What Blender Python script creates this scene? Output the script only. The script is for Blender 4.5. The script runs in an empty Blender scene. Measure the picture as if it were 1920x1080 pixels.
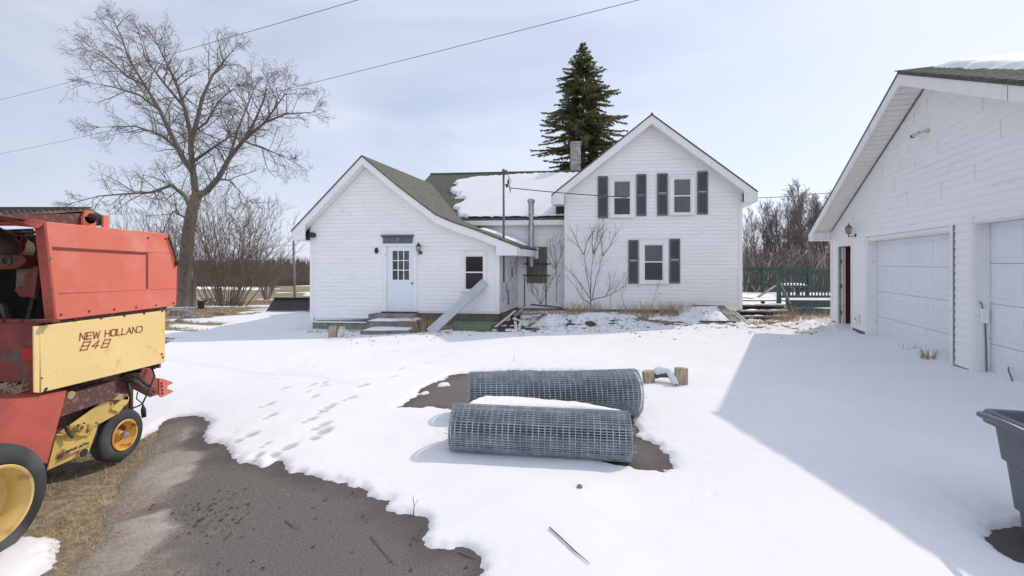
import bpy, math, random
import numpy as np
from mathutils import Vector, Matrix, noise as mnoise
R = math.radians
rnd = random.Random(7)
sc = bpy.context.scene
C = sc.collection

# ------------------------------------------------------------------ camera
F = 853.3; HY = 494.0; CX = 960.0; CH = 1.7      # focal length and horizon of the photo, in its 1920 px
cam_d = bpy.data.cameras.new('camera')
cam_d.lens = 16.0; cam_d.sensor_width = 36.0
cam_d.shift_y = (HY - 540) / 1920.0
cam_d.clip_start = 0.05; cam_d.clip_end = 3000
cam = bpy.data.objects.new('camera', cam_d); C.objects.link(cam)
cam.location = (0, 0, CH); cam.rotation_euler = (R(90), 0, 0)
sc.camera = cam

# ------------------------------------------------------------------ light
SUN = Vector((0.90, 0.59, 1.0)).normalized()
el = math.asin(SUN.z); az = math.atan2(SUN.x, SUN.y)
sd = bpy.data.lights.new('sun', 'SUN'); sd.energy = 2.1; sd.angle = R(0.6); sd.color = (1.0, 0.895, 0.75)
so = bpy.data.objects.new('sun', sd); C.objects.link(so)
so.rotation_euler = SUN.to_track_quat('Z', 'Y').to_euler()

w = bpy.data.worlds.new('World'); sc.world = w; w.use_nodes = True
nt = w.node_tree; nt.nodes.clear()
def N(tree, t, **kw):
    n = tree.nodes.new(t)
    for k, v in kw.items(): setattr(n, k, v)
    return n
sky = N(nt, 'ShaderNodeTexSky', sky_type='NISHITA', sun_disc=False)
sky.sun_elevation = el; sky.sun_rotation = az; sky.air_density = 1.0; sky.dust_density = 1.2; sky.ozone_density = 1.5
tc = N(nt, 'ShaderNodeTexCoord'); mp = N(nt, 'ShaderNodeMapping'); mp.inputs['Scale'].default_value = (1.0, 1.6, 4.0)
mp.inputs['Rotation'].default_value = (0.2, 0.3, 0.5)
n1 = N(nt, 'ShaderNodeTexNoise'); n1.inputs['Scale'].default_value = 1.3; n1.inputs['Detail'].default_value = 4; n1.inputs['Roughness'].default_value = .55
n1.inputs['Distortion'].default_value = 0.5
rp = N(nt, 'ShaderNodeValToRGB'); rp.color_ramp.elements[0].position = .36; rp.color_ramp.elements[0].color = (.60,.60,.60,1)
rp.color_ramp.elements[1].position = .64; rp.color_ramp.elements[1].color = (.95,.95,.95,1)
mx = N(nt, 'ShaderNodeMix', data_type='RGBA'); mx.inputs['B'].default_value = (5.5, 6.1, 7.25, 1)
bg = N(nt, 'ShaderNodeBackground'); bg.inputs['Strength'].default_value = 0.13
out = N(nt, 'ShaderNodeOutputWorld')
L = nt.links.new
# thin cloud veil: brighter towards the sun; added glow behind the viewer lifts the shaded walls
dt = N(nt, 'ShaderNodeVectorMath', operation='DOT_PRODUCT'); dt.inputs[1].default_value = (.24*.836, .24*.548, 0)
sx = N(nt, 'ShaderNodeSeparateXYZ'); L(tc.outputs['Generated'], dt.inputs[0]); L(tc.outputs['Generated'], sx.inputs[0])
ng = N(nt, 'ShaderNodeMath', operation='MULTIPLY'); ng.inputs[1].default_value = -.75; L(sx.outputs['Y'], ng.inputs[0])
mxx = N(nt, 'ShaderNodeMath', operation='MAXIMUM'); mxx.inputs[1].default_value = 0; L(ng.outputs[0], mxx.inputs[0])
ad = N(nt, 'ShaderNodeMath', operation='ADD'); L(dt.outputs['Value'], ad.inputs[0]); L(mxx.outputs[0], ad.inputs[1])
a1_ = N(nt, 'ShaderNodeMath', operation='ADD'); a1_.inputs[1].default_value = .90
hz_ = N(nt, 'ShaderNodeMath', operation='SUBTRACT'); hz_.inputs[0].default_value = 1.0; L(sx.outputs['Z'], hz_.inputs[1])
h4_ = N(nt, 'ShaderNodeMath', operation='POWER'); h4_.inputs[1].default_value = 5.0; h4_.use_clamp = True; L(hz_.outputs[0], h4_.inputs[0])
hm_ = N(nt, 'ShaderNodeMath', operation='MULTIPLY_ADD'); hm_.inputs[1].default_value = .16; L(h4_.outputs[0], hm_.inputs[0]); L(ad.outputs[0], hm_.inputs[2])
cn_ = N(nt, 'ShaderNodeMath', operation='MULTIPLY_ADD'); cn_.inputs[1].default_value = .17; L(rp.outputs['Color'], cn_.inputs[0]); L(hm_.outputs[0], cn_.inputs[2])
L(cn_.outputs[0], a1_.inputs[0])
vs_ = N(nt, 'ShaderNodeVectorMath', operation='SCALE'); vs_.inputs[0].default_value = (4.75, 5.15, 6.1); L(a1_.outputs[0], vs_.inputs['Scale']); L(vs_.outputs[0], mx.inputs['B'])
L(tc.outputs['Generated'], mp.inputs['Vector']); L(mp.outputs['Vector'], n1.inputs['Vector']); L(n1.outputs['Fac'], rp.inputs['Fac'])
L(rp.outputs['Color'], mx.inputs['Factor']); L(sky.outputs['Color'], mx.inputs['A']); L(mx.outputs['Result'], bg.inputs['Color']); L(bg.outputs['Background'], out.inputs['Surface'])
sc.view_settings.view_transform = 'Standard'; sc.view_settings.look = 'None'
sc.view_settings.exposure = 0.09; sc.view_settings.gamma = 1.0; sc.view_settings.use_curve_mapping = False
sc.render.engine = 'CYCLES'

# ------------------------------------------------------------------ materials
def mat(name, c1, c2=None, scale=4.0, rough=.6, bump=0.0, metal=0.0, bscale=None, detail=6, pos=(.4,.6), stretch=(1,1,1), c3=None, s3=30, p3=(.62,.7), spec=.5, b2=0, b2s=3):
    m = bpy.data.materials.new(name); m.use_nodes = True
    t = m.node_tree; p = t.nodes['Principled BSDF']
    p.inputs['Roughness'].default_value = rough; p.inputs['Metallic'].default_value = metal
    p.inputs['Specular IOR Level'].default_value = spec
    co = N(t, 'ShaderNodeTexCoord'); mpn = N(t, 'ShaderNodeMapping'); mpn.inputs['Scale'].default_value = stretch
    t.links.new(co.outputs['Object'], mpn.inputs['Vector'])
    if c2 is None: c2 = tuple(x*.9 for x in c1)
    nz = N(t, 'ShaderNodeTexNoise'); nz.inputs['Scale'].default_value = scale; nz.inputs['Detail'].default_value = detail; nz.inputs['Roughness'].default_value = .6
    t.links.new(mpn.outputs['Vector'], nz.inputs['Vector'])
    r = N(t, 'ShaderNodeValToRGB'); r.color_ramp.elements[0].position = pos[0]; r.color_ramp.elements[1].position = pos[1]
    r.color_ramp.elements[0].color = (*c1, 1); r.color_ramp.elements[1].color = (*c2, 1)
    t.links.new(nz.outputs['Fac'], r.inputs['Fac'])
    col = r.outputs['Color']
    if c3 is not None:
        n3 = N(t, 'ShaderNodeTexNoise'); n3.inputs['Scale'].default_value = s3; n3.inputs['Detail'].default_value = 3
        t.links.new(mpn.outputs['Vector'], n3.inputs['Vector'])
        r3 = N(t, 'ShaderNodeValToRGB'); r3.color_ramp.elements[0].position = p3[0]; r3.color_ramp.elements[1].position = p3[1]
        r3.color_ramp.elements[0].color = (0,0,0,1); r3.color_ramp.elements[1].color = (1,1,1,1)
        t.links.new(n3.outputs['Fac'], r3.inputs['Fac'])
        m3 = N(t, 'ShaderNodeMix', data_type='RGBA'); m3.inputs['B'].default_value = (*c3, 1)
        t.links.new(r3.outputs['Color'], m3.inputs['Factor']); t.links.new(col, m3.inputs['A']); col = m3.outputs['Result']
    t.links.new(col, p.inputs['Base Color'])
    if bump or b2:
        bn = N(t, 'ShaderNodeTexNoise'); bn.inputs['Scale'].default_value = bscale or scale*6; bn.inputs['Detail'].default_value = 4
        t.links.new(mpn.outputs['Vector'], bn.inputs['Vector'])
        b = N(t, 'ShaderNodeBump'); b.inputs['Strength'].default_value = bump; b.inputs['Distance'].default_value = .02
        t.links.new(bn.outputs['Fac'], b.inputs['Height'])
        if b2:
            bn2 = N(t, 'ShaderNodeTexNoise'); bn2.inputs['Scale'].default_value = b2s; bn2.inputs['Detail'].default_value = 3
            t.links.new(mpn.outputs['Vector'], bn2.inputs['Vector'])
            bb = N(t, 'ShaderNodeBump'); bb.inputs['Strength'].default_value = b2; bb.inputs['Distance'].default_value = .1
            t.links.new(bn2.outputs['Fac'], bb.inputs['Height']); t.links.new(bb.outputs['Normal'], b.inputs['Normal'])
        t.links.new(b.outputs['Normal'], p.inputs['Normal'])
    return m

SNOW = mat('snow', (.84,.835,.84), (.81,.81,.825), scale=1.2, rough=.8, bump=.12, bscale=70, b2=.05, b2s=2.0, spec=.25)
SIDING = mat('white_siding', (.88,.87,.855), (.84,.83,.815), scale=1.3, rough=.5, bump=.04, bscale=20, stretch=(.5,.5,2), c3=(.75,.74,.72), s3=5, p3=(.6,.78))
GSIDE = mat('garage_siding', (.90,.90,.90), (.87,.87,.87), scale=.8, rough=.45, bump=.03, bscale=18, stretch=(.6,.6,1.5), c3=(.79,.78,.76), s3=3, p3=(.6,.8))
TRIM = mat('white_trim', (.86,.85,.835), (.82,.81,.795), scale=3, rough=.45, bump=.03, c3=(.55,.53,.49), s3=9, p3=(.66,.76))
SOFFIT = mat('soffit_vinyl', (.80,.785,.73), (.76,.74,.69), scale=2, rough=.5)
DOORW = mat('pale_blue_door', (.77,.82,.87), (.74,.79,.85), scale=2, rough=.35)
GDOOR = mat('garage_door_white', (.80,.82,.86), (.77,.79,.84), scale=1.2, rough=.4, c3=(.73,.74,.76), s3=4, p3=(.6,.8))
SHINGLE = mat('green_grey_shingle', (.105,.110,.080), (.145,.148,.115), scale=18, rough=.9, bump=.5, bscale=45, c3=(.07,.075,.06), s3=7, p3=(.5,.65))
SHINGLE2 = mat('dark_shingle', (.075,.078,.068), (.12,.118,.10), scale=14, rough=.9, bump=.6, bscale=40, c3=(.17,.16,.13), s3=25, p3=(.55,.65))
SHUT = mat('slate_shutter', (.105,.112,.132), (.13,.138,.155), scale=3, rough=.55, stretch=(1,1,.4), c3=(.13,.14,.16), s3=14, p3=(.6,.75))
GLASS = mat('window_glass', (.035,.037,.042), (.05,.05,.055), scale=1.5, rough=.06, spec=.6)
CURTAIN = mat('curtain_glass', (.105,.108,.12), (.13,.132,.142), scale=3, rough=.12, stretch=(6,6,.3), spec=.5)
SCREEN = mat('dark_screen', (.045,.047,.052), (.06,.06,.066), scale=3, rough=.35, spec=.4)
REDGLASS = mat('reddish_window', (.06,.035,.035), (.035,.032,.036), scale=2.5, rough=.08)
CONC = mat('old_concrete', (.24,.225,.205), (.15,.14,.13), scale=3, rough=.9, bump=.4, bscale=25, c3=(.32,.31,.29), s3=12, p3=(.55,.7))
BLOCK = mat('foundation_block', (.22,.205,.185), (.14,.125,.11), scale=4, rough=.9, bump=.4, bscale=30)
RUSTBLOCK = mat('brown_foundation', (.20,.15,.12), (.12,.10,.085), scale=5, rough=.9, bump=.5, bscale=20)
GALV = mat('galvanised_wire', (.46,.51,.54), (.30,.345,.38), scale=9, rough=.5, metal=.25, c3=(.16,.15,.14), s3=40, p3=(.64,.74))
STEEL = mat('stainless_pipe', (.50,.49,.47), (.30,.29,.27), scale=4, rough=.33, metal=.9)
BLACKM = mat('black_metal', (.018,.018,.02), (.03,.03,.03), scale=5, rough=.5)
CONDUIT = mat('grey_conduit', (.12,.125,.13), (.17,.175,.18), scale=6, rough=.5, metal=.5)
PLY = mat('weathered_plywood', (.17,.145,.125), (.10,.088,.08), scale=3, rough=.9, bump=.3, stretch=(5,5,.6))
GREENP = mat('dark_green_paint', (.018,.055,.045), (.028,.07,.058), scale=5, rough=.6, c3=(.10,.12,.10), s3=12, p3=(.62,.75))
GREENBOX = mat('faded_green_paint', (.10,.14,.085), (.14,.175,.11), scale=4, rough=.8, bump=.2, c3=(.2,.2,.15), s3=9, p3=(.6,.7))
WEATH = mat('weathered_board', (.34,.32,.29), (.20,.18,.16), scale=3, rough=.9, bump=.3, stretch=(1,1,1))
OLDWHITE = mat('peeling_white_board', (.66,.63,.56), (.40,.36,.30), scale=8, rough=.8, bump=.3, pos=(.5,.62))
CUTWOOD = mat('split_wood', (.50,.40,.30), (.36,.27,.20), scale=10, rough=.85, bump=.4, stretch=(3,3,.6))
BARK = mat('tree_bark', (.22,.19,.16), (.13,.11,.092), scale=9, rough=.95, bump=.8, bscale=26, stretch=(1,1,.35))
TWIG = mat('twig_bark', (.21,.18,.15), (.15,.125,.105), scale=3, rough=.9)
BUSHT = mat('bush_twig', (.22,.175,.135), (.15,.118,.092), scale=3, rough=.9)
REDTWIG = mat('reddish_brush', (.17,.135,.12), (.23,.18,.16), scale=.6, rough=.95)
NEEDLE = mat('spruce_needles', (.16,.18,.09), (.25,.255,.12), scale=1.3, rough=.8, spec=.2, c3=(.16,.145,.06), s3=3, p3=(.58,.7))
DRY = mat('dry_grass', (.52,.42,.26), (.36,.28,.17), scale=5, rough=.9, c3=(.30,.28,.14), s3=3, p3=(.58,.66))
WEEDM = mat('dead_weed', (.48,.36,.23), (.30,.21,.13), scale=9, rough=.9)
RED = mat('faded_red_paint', (.74,.185,.125), (.67,.16,.105), scale=1.6, rough=.5, bump=.02, bscale=8, c3=(.76,.27,.20), s3=3.5, p3=(.52,.8), b2=.10, b2s=2.2)
DKRED = mat('worn_dark_red_paint', (.27,.045,.035), (.17,.032,.028), scale=5, rough=.65, bump=.15, c3=(.12,.085,.07), s3=8, p3=(.5,.66))
MAROON = mat('dirty_maroon_steel', (.16,.06,.05), (.11,.055,.048), scale=14, rough=.85, bump=.4, c3=(.2,.15,.13), s3=30, p3=(.55,.65))
YEL = mat('pale_yellow_paint', (.88,.66,.30), (.84,.61,.26), scale=1.5, rough=.45, bump=.02, bscale=7, c3=(.66,.42,.16), s3=9, p3=(.62,.78), b2=.08, b2s=2.0)
YEL2 = mat('dirty_yellow_paint', (.66,.47,.14), (.58,.40,.12), scale=4, rough=.6, bump=.1, c3=(.19,.12,.06), s3=11, p3=(.57,.66))
YRIM = mat('yellow_rim_paint', (.72,.52,.18), (.62,.44,.16), scale=3, rough=.5, c3=(.4,.27,.12), s3=8, p3=(.6,.72))
ORIM = mat('orange_rim_paint', (.76,.44,.10), (.66,.35,.07), scale=4, rough=.5, c3=(.3,.14,.05), s3=14, p3=(.58,.68))
RUBBER = mat('worn_rubber', (.028,.030,.033), (.048,.051,.055), scale=3, rough=.75, bump=.2, bscale=25, c3=(.11,.112,.115), s3=2.5, p3=(.52,.72))
BELT = mat('brown_belt', (.20,.14,.11), (.12,.08,.065), scale=6, rough=.85, bump=.3)
GREASE = mat('greasy_steel', (.05,.042,.036), (.12,.10,.085), scale=9, rough=.5, metal=.4, bump=.2)
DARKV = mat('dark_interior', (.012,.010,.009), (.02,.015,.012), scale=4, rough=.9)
BIN = mat('grey_bin_plastic', (.105,.118,.135), (.12,.133,.15), scale=2, rough=.42, bump=.02, bscale=60)
BRASS = mat('aged_brass', (.30,.21,.09), (.12,.085,.05), scale=12, rough=.35, metal=.8)
LETTER = mat('red_brown_lettering', (.40,.12,.07), (.34,.10,.06), scale=8, rough=.6)
FROST = mat('lamp_glass', (.45,.45,.42), (.3,.3,.28), scale=6, rough=.15)
STONE = mat('grey_stone', (.26,.24,.22), (.16,.15,.14), scale=5, rough=.9, bump=.4)
INTRED = mat('dark_red_door', (.13,.018,.018), (.10,.014,.014), scale=3, rough=.5)
CAMW = mat('camera_housing', (.62,.60,.42), (.5,.48,.35), scale=5, rough=.4)
CHIM = mat('chimney_block', (.40,.385,.38), (.28,.27,.265), scale=4, rough=.9, bump=.5, bscale=14, c3=(.52,.50,.49), s3=8, p3=(.5,.6))

# ------------------------------------------------------------------ object helpers
def tag(o, label=None, cat=None, group=None, kind=None):
    if label: o['label'] = label
    if cat: o['category'] = cat
    if group: o['group'] = group
    if kind: o['kind'] = kind
    return o
def empty(name, loc, label, cat, group=None):
    o = bpy.data.objects.new(name, None); C.objects.link(o); o.location = loc; o.empty_display_size = .1
    return tag(o, label, cat, group)
def origin(o):
    v = Vector((0,0,0))
    while o is not None: v += o.location; o = o.parent
    return v
class MB:
    def __init__(s): s.v = []; s.f = []
    def add(s, vs, fs):
        b = len(s.v); s.v += [tuple(v) for v in vs]; s.f += [tuple(b+i for i in f) for f in fs]; return s
    def quad(s, a, b, c, d): return s.add([a,b,c,d], [(0,1,2,3)])
    def box(s, lo, hi):
        x0,y0,z0 = lo; x1,y1,z1 = hi
        return s.add([(x0,y0,z0),(x1,y0,z0),(x1,y1,z0),(x0,y1,z0),(x0,y0,z1),(x1,y0,z1),(x1,y1,z1),(x0,y1,z1)],
              [(0,3,2,1),(4,5,6,7),(0,1,5,4),(1,2,6,5),(2,3,7,6),(3,0,4,7)])
    def obox(s, c, ax, ay, az):      # centre and three half-axis vectors
        c = Vector(c); ax = Vector(ax); ay = Vector(ay); az = Vector(az)
        vs = [c+sx*ax+sy*ay+sz*az for sz in (-1,1) for sx,sy in ((-1,-1),(1,-1),(1,1),(-1,1))]
        return s.add(vs, [(0,3,2,1),(4,5,6,7),(0,1,5,4),(1,2,6,5),(2,3,7,6),(3,0,4,7)])
    def bar(s, a, b, wd, th, up=(0,0,1)):
        a = Vector(a); b = Vector(b); d = b-a; u = Vector(up); x = d.cross(u)
        if x.length < 1e-6: x = d.cross(Vector((1,0,0)))
        x.normalize(); y = x.cross(d).normalized()
        return s.obox((a+b)/2, x*wd/2, d/2, y*th/2)
    def prism(s, pts, off):
        n = len(pts); off = Vector(off); p = [Vector(q) for q in pts]
        return s.add(p+[q+off for q in p], [tuple(range(n)), tuple(range(2*n-1, n-1, -1))]+[(i, n+i, n+(i+1)%n, (i+1)%n) for i in range(n)])
    def tube(s, pts, rad, n=6, cap=True):
        pts = [Vector(p) for p in pts]; m = len(pts)
        if not hasattr(rad, '__len__'): rad = [rad]*m
        vs = []; x = None
        for i, p in enumerate(pts):
            d = (pts[min(i+1,m-1)]-pts[max(i-1,0)])
            if d.length < 1e-9: d = Vector((0,0,1))
            d.normalize()
            if x is None: x = d.orthogonal().normalized()
            else:
                x = x - d*x.dot(d)
                x = x.normalized() if x.length > 1e-6 else d.orthogonal().normalized()
            y = d.cross(x)
            for k in range(n):
                a = 2*math.pi*k/n
                vs.append(p + (x*math.cos(a)+y*math.sin(a))*rad[i])
        fs = [(i*n+k, i*n+(k+1)%n, (i+1)*n+(k+1)%n, (i+1)*n+k) for i in range(m-1) for k in range(n)]
        if cap: fs += [tuple(range(n-1,-1,-1)), tuple(range((m-1)*n, m*n))]
        return s.add(vs, fs)
    def lathe(s, c, ax, prof, n=32, closed=False):      # prof: (along axis, radius)
        c = Vector(c); ax = Vector(ax).normalized(); x = ax.orthogonal().normalized(); y = ax.cross(x); vs = []
        for (h, r) in prof:
            for k in range(n):
                a = 2*math.pi*k/n; vs.append(c+ax*h+(x*math.cos(a)+y*math.sin(a))*r)
        m = len(prof); fs = [(i*n+k, i*n+(k+1)%n, ((i+1)%m)*n+(k+1)%n, ((i+1)%m)*n+k) for i in range(m if closed else m-1) for k in range(n)]
        return s.add(vs, fs)
    def build(s, name, m, parent=None, smooth=False, bevel=0, **tg):
        o0 = origin(parent) if parent is not None else Vector((0,0,0))
        me = bpy.data.meshes.new(name)
        if parent is None and s.v and 'loc' in tg: o0 = Vector(tg.pop('loc'))
        elif 'loc' in tg: tg.pop('loc')
        me.from_pydata([(v[0]-o0.x, v[1]-o0.y, v[2]-o0.z) for v in s.v], [], s.f)
        me.materials.append(m)
        if smooth: me.polygons.foreach_set('use_smooth', [True]*len(me.polygons))
        o = bpy.data.objects.new(name, me); C.objects.link(o)
        if parent is None: o.location = o0
        else: o.parent = parent
        if bevel:
            b = o.modifiers.new('bevel', 'BEVEL'); b.width = bevel; b.segments = 2; b.limit_method = 'ANGLE'
        if smooth and smooth != True:
            try: me.set_sharp_from_angle(angle=R(smooth))
            except Exception: pass
        return tag(o, **tg)

# ------------------------------------------------------------------ terrain
CP = np.array([(-3,2,0),(0,3,0),(3,3,0),(-3,5,0),(0,5,0),(3,5,0),(6,6,0),(0,8,-.1),(-5,8,-.1),(5,8,-.08),(7.5,9,-.02),(9,12.4,-.03),(6,11,-.2),(2,11,-.22),
 (-2,11.5,-.27),(-6,11,-.32),(-10,11,-.3),(-6.2,14,-.46),(-3.5,14,-.42),(-1,14,-.22),(1,15,-.05),(3,15,.02),(6,15,.0),(5,13,-.15),(1,13.3,-.2),(8,15,-.25),
 (-9,18,-.25),(-12,18,-.35),(-15,22,-.6),(-20,28,-1.0),(-12,28,-1.0),(-28,28,-1.0),(-25,40,-1.6),(-10,40,-1.6),(-40,90,-3.7),(0,90,-3.2),(-100,90,-3.7),(-200,200,-3.7),(0,300,-3.5),(200,200,-1),
 (10,18,-.3),(15,25,-.3),(20,50,-.3),(40,90,-.5),(100,60,-.5),(-10,0,0),(10,0,0),(-30,5,-.2),(0,-20,0),(40,5,0),(-4,18,-.3),(4,20,-.2),(3,30,-.3)])
def g(x, y):
    x = np.asarray(x, float); y = np.asarray(y, float); sh = np.broadcast(x, y).shape
    x = np.broadcast_to(x, sh); y = np.broadcast_to(y, sh)
    num = np.zeros(sh); den = np.zeros(sh); s2 = .6+.0012*(x*x+y*y)
    for cx, cy, cz in CP:
        wt = 1/((x-cx)**2+(y-cy)**2+s2)**2
        num += wt*cz; den += wt
    return num/den
_CPL = [tuple(map(float, c)) for c in CP]
def gz(x, y):
    s2 = .6+.0012*(x*x+y*y); num = den = 0.0
    for cx, cy, cz in _CPL:
        wt = 1/((x-cx)**2+(y-cy)**2+s2)**2; num += wt*cz; den += wt
    return num/den
def gp(px, py, dz=0.0):            # ground point seen at a pixel of the photo
    Y = 10.0
    for _ in range(40):
        Xx = (px-CX)/F*Y; z = gz(Xx, Y)+dz
        Yn = max(.8, min(150, (CH-z)*F/max(4, py-HY)))
        Y = .5*Y+.5*Yn
    return ((px-CX)/F*Y, Y)
def at(px, py, Y): return Vector(((px-CX)/F*Y, Y, CH-(py-HY)/F*Y))
def atX(px, py, X):
    Y = X*F/(px-CX); return Vector((X, Y, CH-(py-HY)/F*Y))

def vnoise(x, y, seed=0):
    xi = np.floor(x).astype(np.int64); yi = np.floor(y).astype(np.int64); fx = x-xi; fy = y-yi
    fx = fx*fx*(3-2*fx); fy = fy*fy*(3-2*fy)
    def h(a, b):
        n = (a*374761393+b*668265263+seed*974711) & 0x7fffffff
        n = ((n ^ (n >> 13))*1274126177) & 0x7fffffff
        return ((n ^ (n >> 16)) & 0xffff)/65535.0
    return (h(xi,yi)*(1-fx)+h(xi+1,yi)*fx)*(1-fy)+(h(xi,yi+1)*(1-fx)+h(xi+1,yi+1)*fx)*fy
def fbm(x, y, oct=4, seed=0):
    s = 0; a = .5; t = 0
    for i in range(oct): s = s+a*vnoise(x*2**i, y*2**i, seed+i); t += a; a *= .5
    return s/t
def sdist(X, Y, poly):             # signed distance, positive outside
    P = np.array(poly, float); n = len(P); d = np.full(X.shape, 1e9); ins = np.zeros(X.shape, bool)
    for i in range(n):
        a = P[i]; b = P[(i+1)%n]; e = b-a
        t = np.clip(((X-a[0])*e[0]+(Y-a[1])*e[1])/(e@e+1e-12), 0, 1)
        d = np.minimum(d, (X-a[0]-t*e[0])**2+(Y-a[1]-t*e[1])**2)
        c = (a[1] > Y) != (b[1] > Y)
        with np.errstate(divide='ignore', invalid='ignore'):
            xin = (b[0]-a[0])*(Y-a[1])/(b[1]-a[1]+1e-15)+a[0]
        ins ^= c & (X < xin)
    d = np.sqrt(d); return np.where(ins, -d, d)
def grid_mesh(name, xs, ys, Z, m, attrs={}, keep=None, **tg):
    nx, ny = len(xs), len(ys); X, Y = np.meshgrid(xs, ys)
    co = np.stack([X, Y, Z], -1).reshape(-1, 3).astype(np.float32)
    i = np.arange((ny-1)*nx).reshape(ny-1, nx)[:, :-1].ravel()
    q = np.stack([i, i+1, i+nx+1, i+nx], -1)
    if keep is not None:
        k = keep.ravel(); q = q[k[q].any(1)]
        used = np.unique(q); mp_ = np.full(len(co), -1); mp_[used] = np.arange(len(used)); q = mp_[q]; co = co[used]
    else: used = slice(None)
    me = bpy.data.meshes.new(name); me.vertices.add(len(co)); me.vertices.foreach_set('co', co.ravel())
    me.loops.add(q.size); me.loops.foreach_set('vertex_index', q.ravel().astype(np.int32))
    me.polygons.add(len(q)); me.polygons.foreach_set('loop_start', np.arange(0, q.size, 4, dtype=np.int32)); me.polygons.foreach_set('loop_total', np.full(len(q), 4, np.int32))
    me.polygons.foreach_set('use_smooth', np.ones(len(q), bool))
    me.update(calc_edges=True); me.materials.append(m)
    for an, av in attrs.items():
        a = me.attributes.new(an, 'FLOAT', 'POINT'); a.data.foreach_set('value', av.reshape(-1)[used].astype(np.float32))
    o = bpy.data.objects.new(name, me); C.objects.link(o)
    return tag(o, **tg)
def lines(lo, hi, fn):
    v = [lo]
    while v[-1] < hi: v.append(v[-1]+fn(v[-1]))
    return np.array(v)

# surface materials with region attributes
def surf_mat(name, base, mixes, rough=.9, bump=.5, bscale=80):
    m = bpy.data.materials.new(name); m.use_nodes = True; t = m.node_tree; p = t.nodes['Principled BSDF']; p.inputs['Roughness'].default_value = rough
    p.inputs['Specular IOR Level'].default_value = .3
    co = N(t, 'ShaderNodeTexCoord')
    def two(c1, c2, s, lo=.42, hi=.58, det=5):
        nz = N(t, 'ShaderNodeTexNoise'); nz.inputs['Scale'].default_value = s; nz.inputs['Detail'].default_value = det; nz.inputs['Roughness'].default_value = .7
        t.links.new(co.outputs['Object'], nz.inputs['Vector']); r = N(t, 'ShaderNodeValToRGB')
        r.color_ramp.elements[0].position = lo; r.color_ramp.elements[1].position = hi
        r.color_ramp.elements[0].color = (*c1,1); r.color_ramp.elements[1].color = (*c2,1); t.links.new(nz.outputs['Fac'], r.inputs['Fac']); return r.outputs['Color']
    col = two(*base)
    for attr, args in mixes:
        c = two(*args); a = N(t, 'ShaderNodeAttribute', attribute_name=attr); mm = N(t, 'ShaderNodeMix', data_type='RGBA')
        t.links.new(a.outputs['Fac'], mm.inputs['Factor']); t.links.new(col, mm.inputs['A']); t.links.new(c, mm.inputs['B']); col = mm.outputs['Result']
    t.links.new(col, p.inputs['Base Color'])
    bn = N(t, 'ShaderNodeTexNoise'); bn.inputs['Scale'].default_value = bscale; bn.inputs['Detail'].default_value = 3; t.links.new(co.outputs['Object'], bn.inputs['Vector'])
    b = N(t, 'ShaderNodeBump'); b.inputs['Strength'].default_value = bump; b.inputs['Distance'].default_value = .012; t.links.new(bn.outputs['Fac'], b.inputs['Height']); t.links.new(b.outputs['Normal'], p.inputs['Normal'])
    return m
ASPH = surf_mat('asphalt', ((.105,.094,.087),(.20,.182,.168),110,.40,.62,3), [('dry', ((.33,.305,.275),(.50,.465,.42),90,.4,.6,4)), ('gravel', ((.18,.15,.12),(.34,.29,.23),60,.4,.6,4)), ('wet', ((.055,.05,.047),(.11,.10,.092),100,.4,.62,3))])
EARTH = surf_mat('dead_grass_ground', ((.20,.155,.10),(.40,.32,.20),14,.4,.62,8), [('mud', ((.15,.115,.08),(.28,.22,.155),20,.4,.6,6))], bscale=40, bump=.8)

# ground snow: wet, compacted slush (footprints, thin melting rim) is greyer than fresh snow
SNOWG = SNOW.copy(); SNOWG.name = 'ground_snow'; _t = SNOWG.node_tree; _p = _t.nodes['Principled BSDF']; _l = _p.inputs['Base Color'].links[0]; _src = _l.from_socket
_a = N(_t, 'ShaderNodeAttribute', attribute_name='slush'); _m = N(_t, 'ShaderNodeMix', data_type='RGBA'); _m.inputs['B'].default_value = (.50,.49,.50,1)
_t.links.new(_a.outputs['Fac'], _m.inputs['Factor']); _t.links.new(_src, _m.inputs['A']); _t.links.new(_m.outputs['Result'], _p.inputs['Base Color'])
# needles let some light through
_t = NEEDLE.node_tree; _p = _t.nodes['Principled BSDF']; _o = [n for n in _t.nodes if n.type == 'OUTPUT_MATERIAL'][0]
_tr = N(_t, 'ShaderNodeBsdfTranslucent'); _ms = N(_t, 'ShaderNodeMixShader'); _ms.inputs[0].default_value = .38
_t.links.new(_p.inputs['Base Color'].links[0].from_socket, _tr.inputs['Color']); _t.links.new(_p.outputs[0], _ms.inputs[1]); _t.links.new(_tr.outputs[0], _ms.inputs[2]); _t.links.new(_ms.outputs[0], _o.inputs['Surface'])

PXA = [(300,801),(317,790),(344,785),(379,784),(396,791),(396,804),(383,827),(396,835),(417,840),(427,857),(446,873),(463,871),(501,876),(519,862),(533,864),(530,883),(554,890),(592,895),
 (630,900),(650,905),(700,930),(735,940),(728,955),(770,965),(800,975),(805,995),(795,1015),(812,1030),(860,1030),(890,1040),(910,1055),(905,1090),(930,1300),(-900,1300),(-1500,1000),(-900,800),(-200,745),(60,740),(150,765),(215,810),(262,822)]
PXB = [(750,766),(772,748),(780,735),(800,722),(850,705),(900,698),(960,695),(1030,695),(1100,697),(1190,715),(1192,760),(1187,820),(1230,835),(1256,856),(1266,873),(1262,884),(1240,889),(1200,886),(1180,880),(1100,864),(900,846),(870,800),(874,778),(830,776),(800,768)]
PXC = [(1838,1012),(1845,999),(1870,992),(1920,986),(2000,990),(2060,1040),(1960,1072),(1900,1057),(1860,1038)]
W = lambda pts: [gp(a, b) for a, b in pts]
PA, PB, PC = W(PXA), W(PXB), W(PXC)
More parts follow.
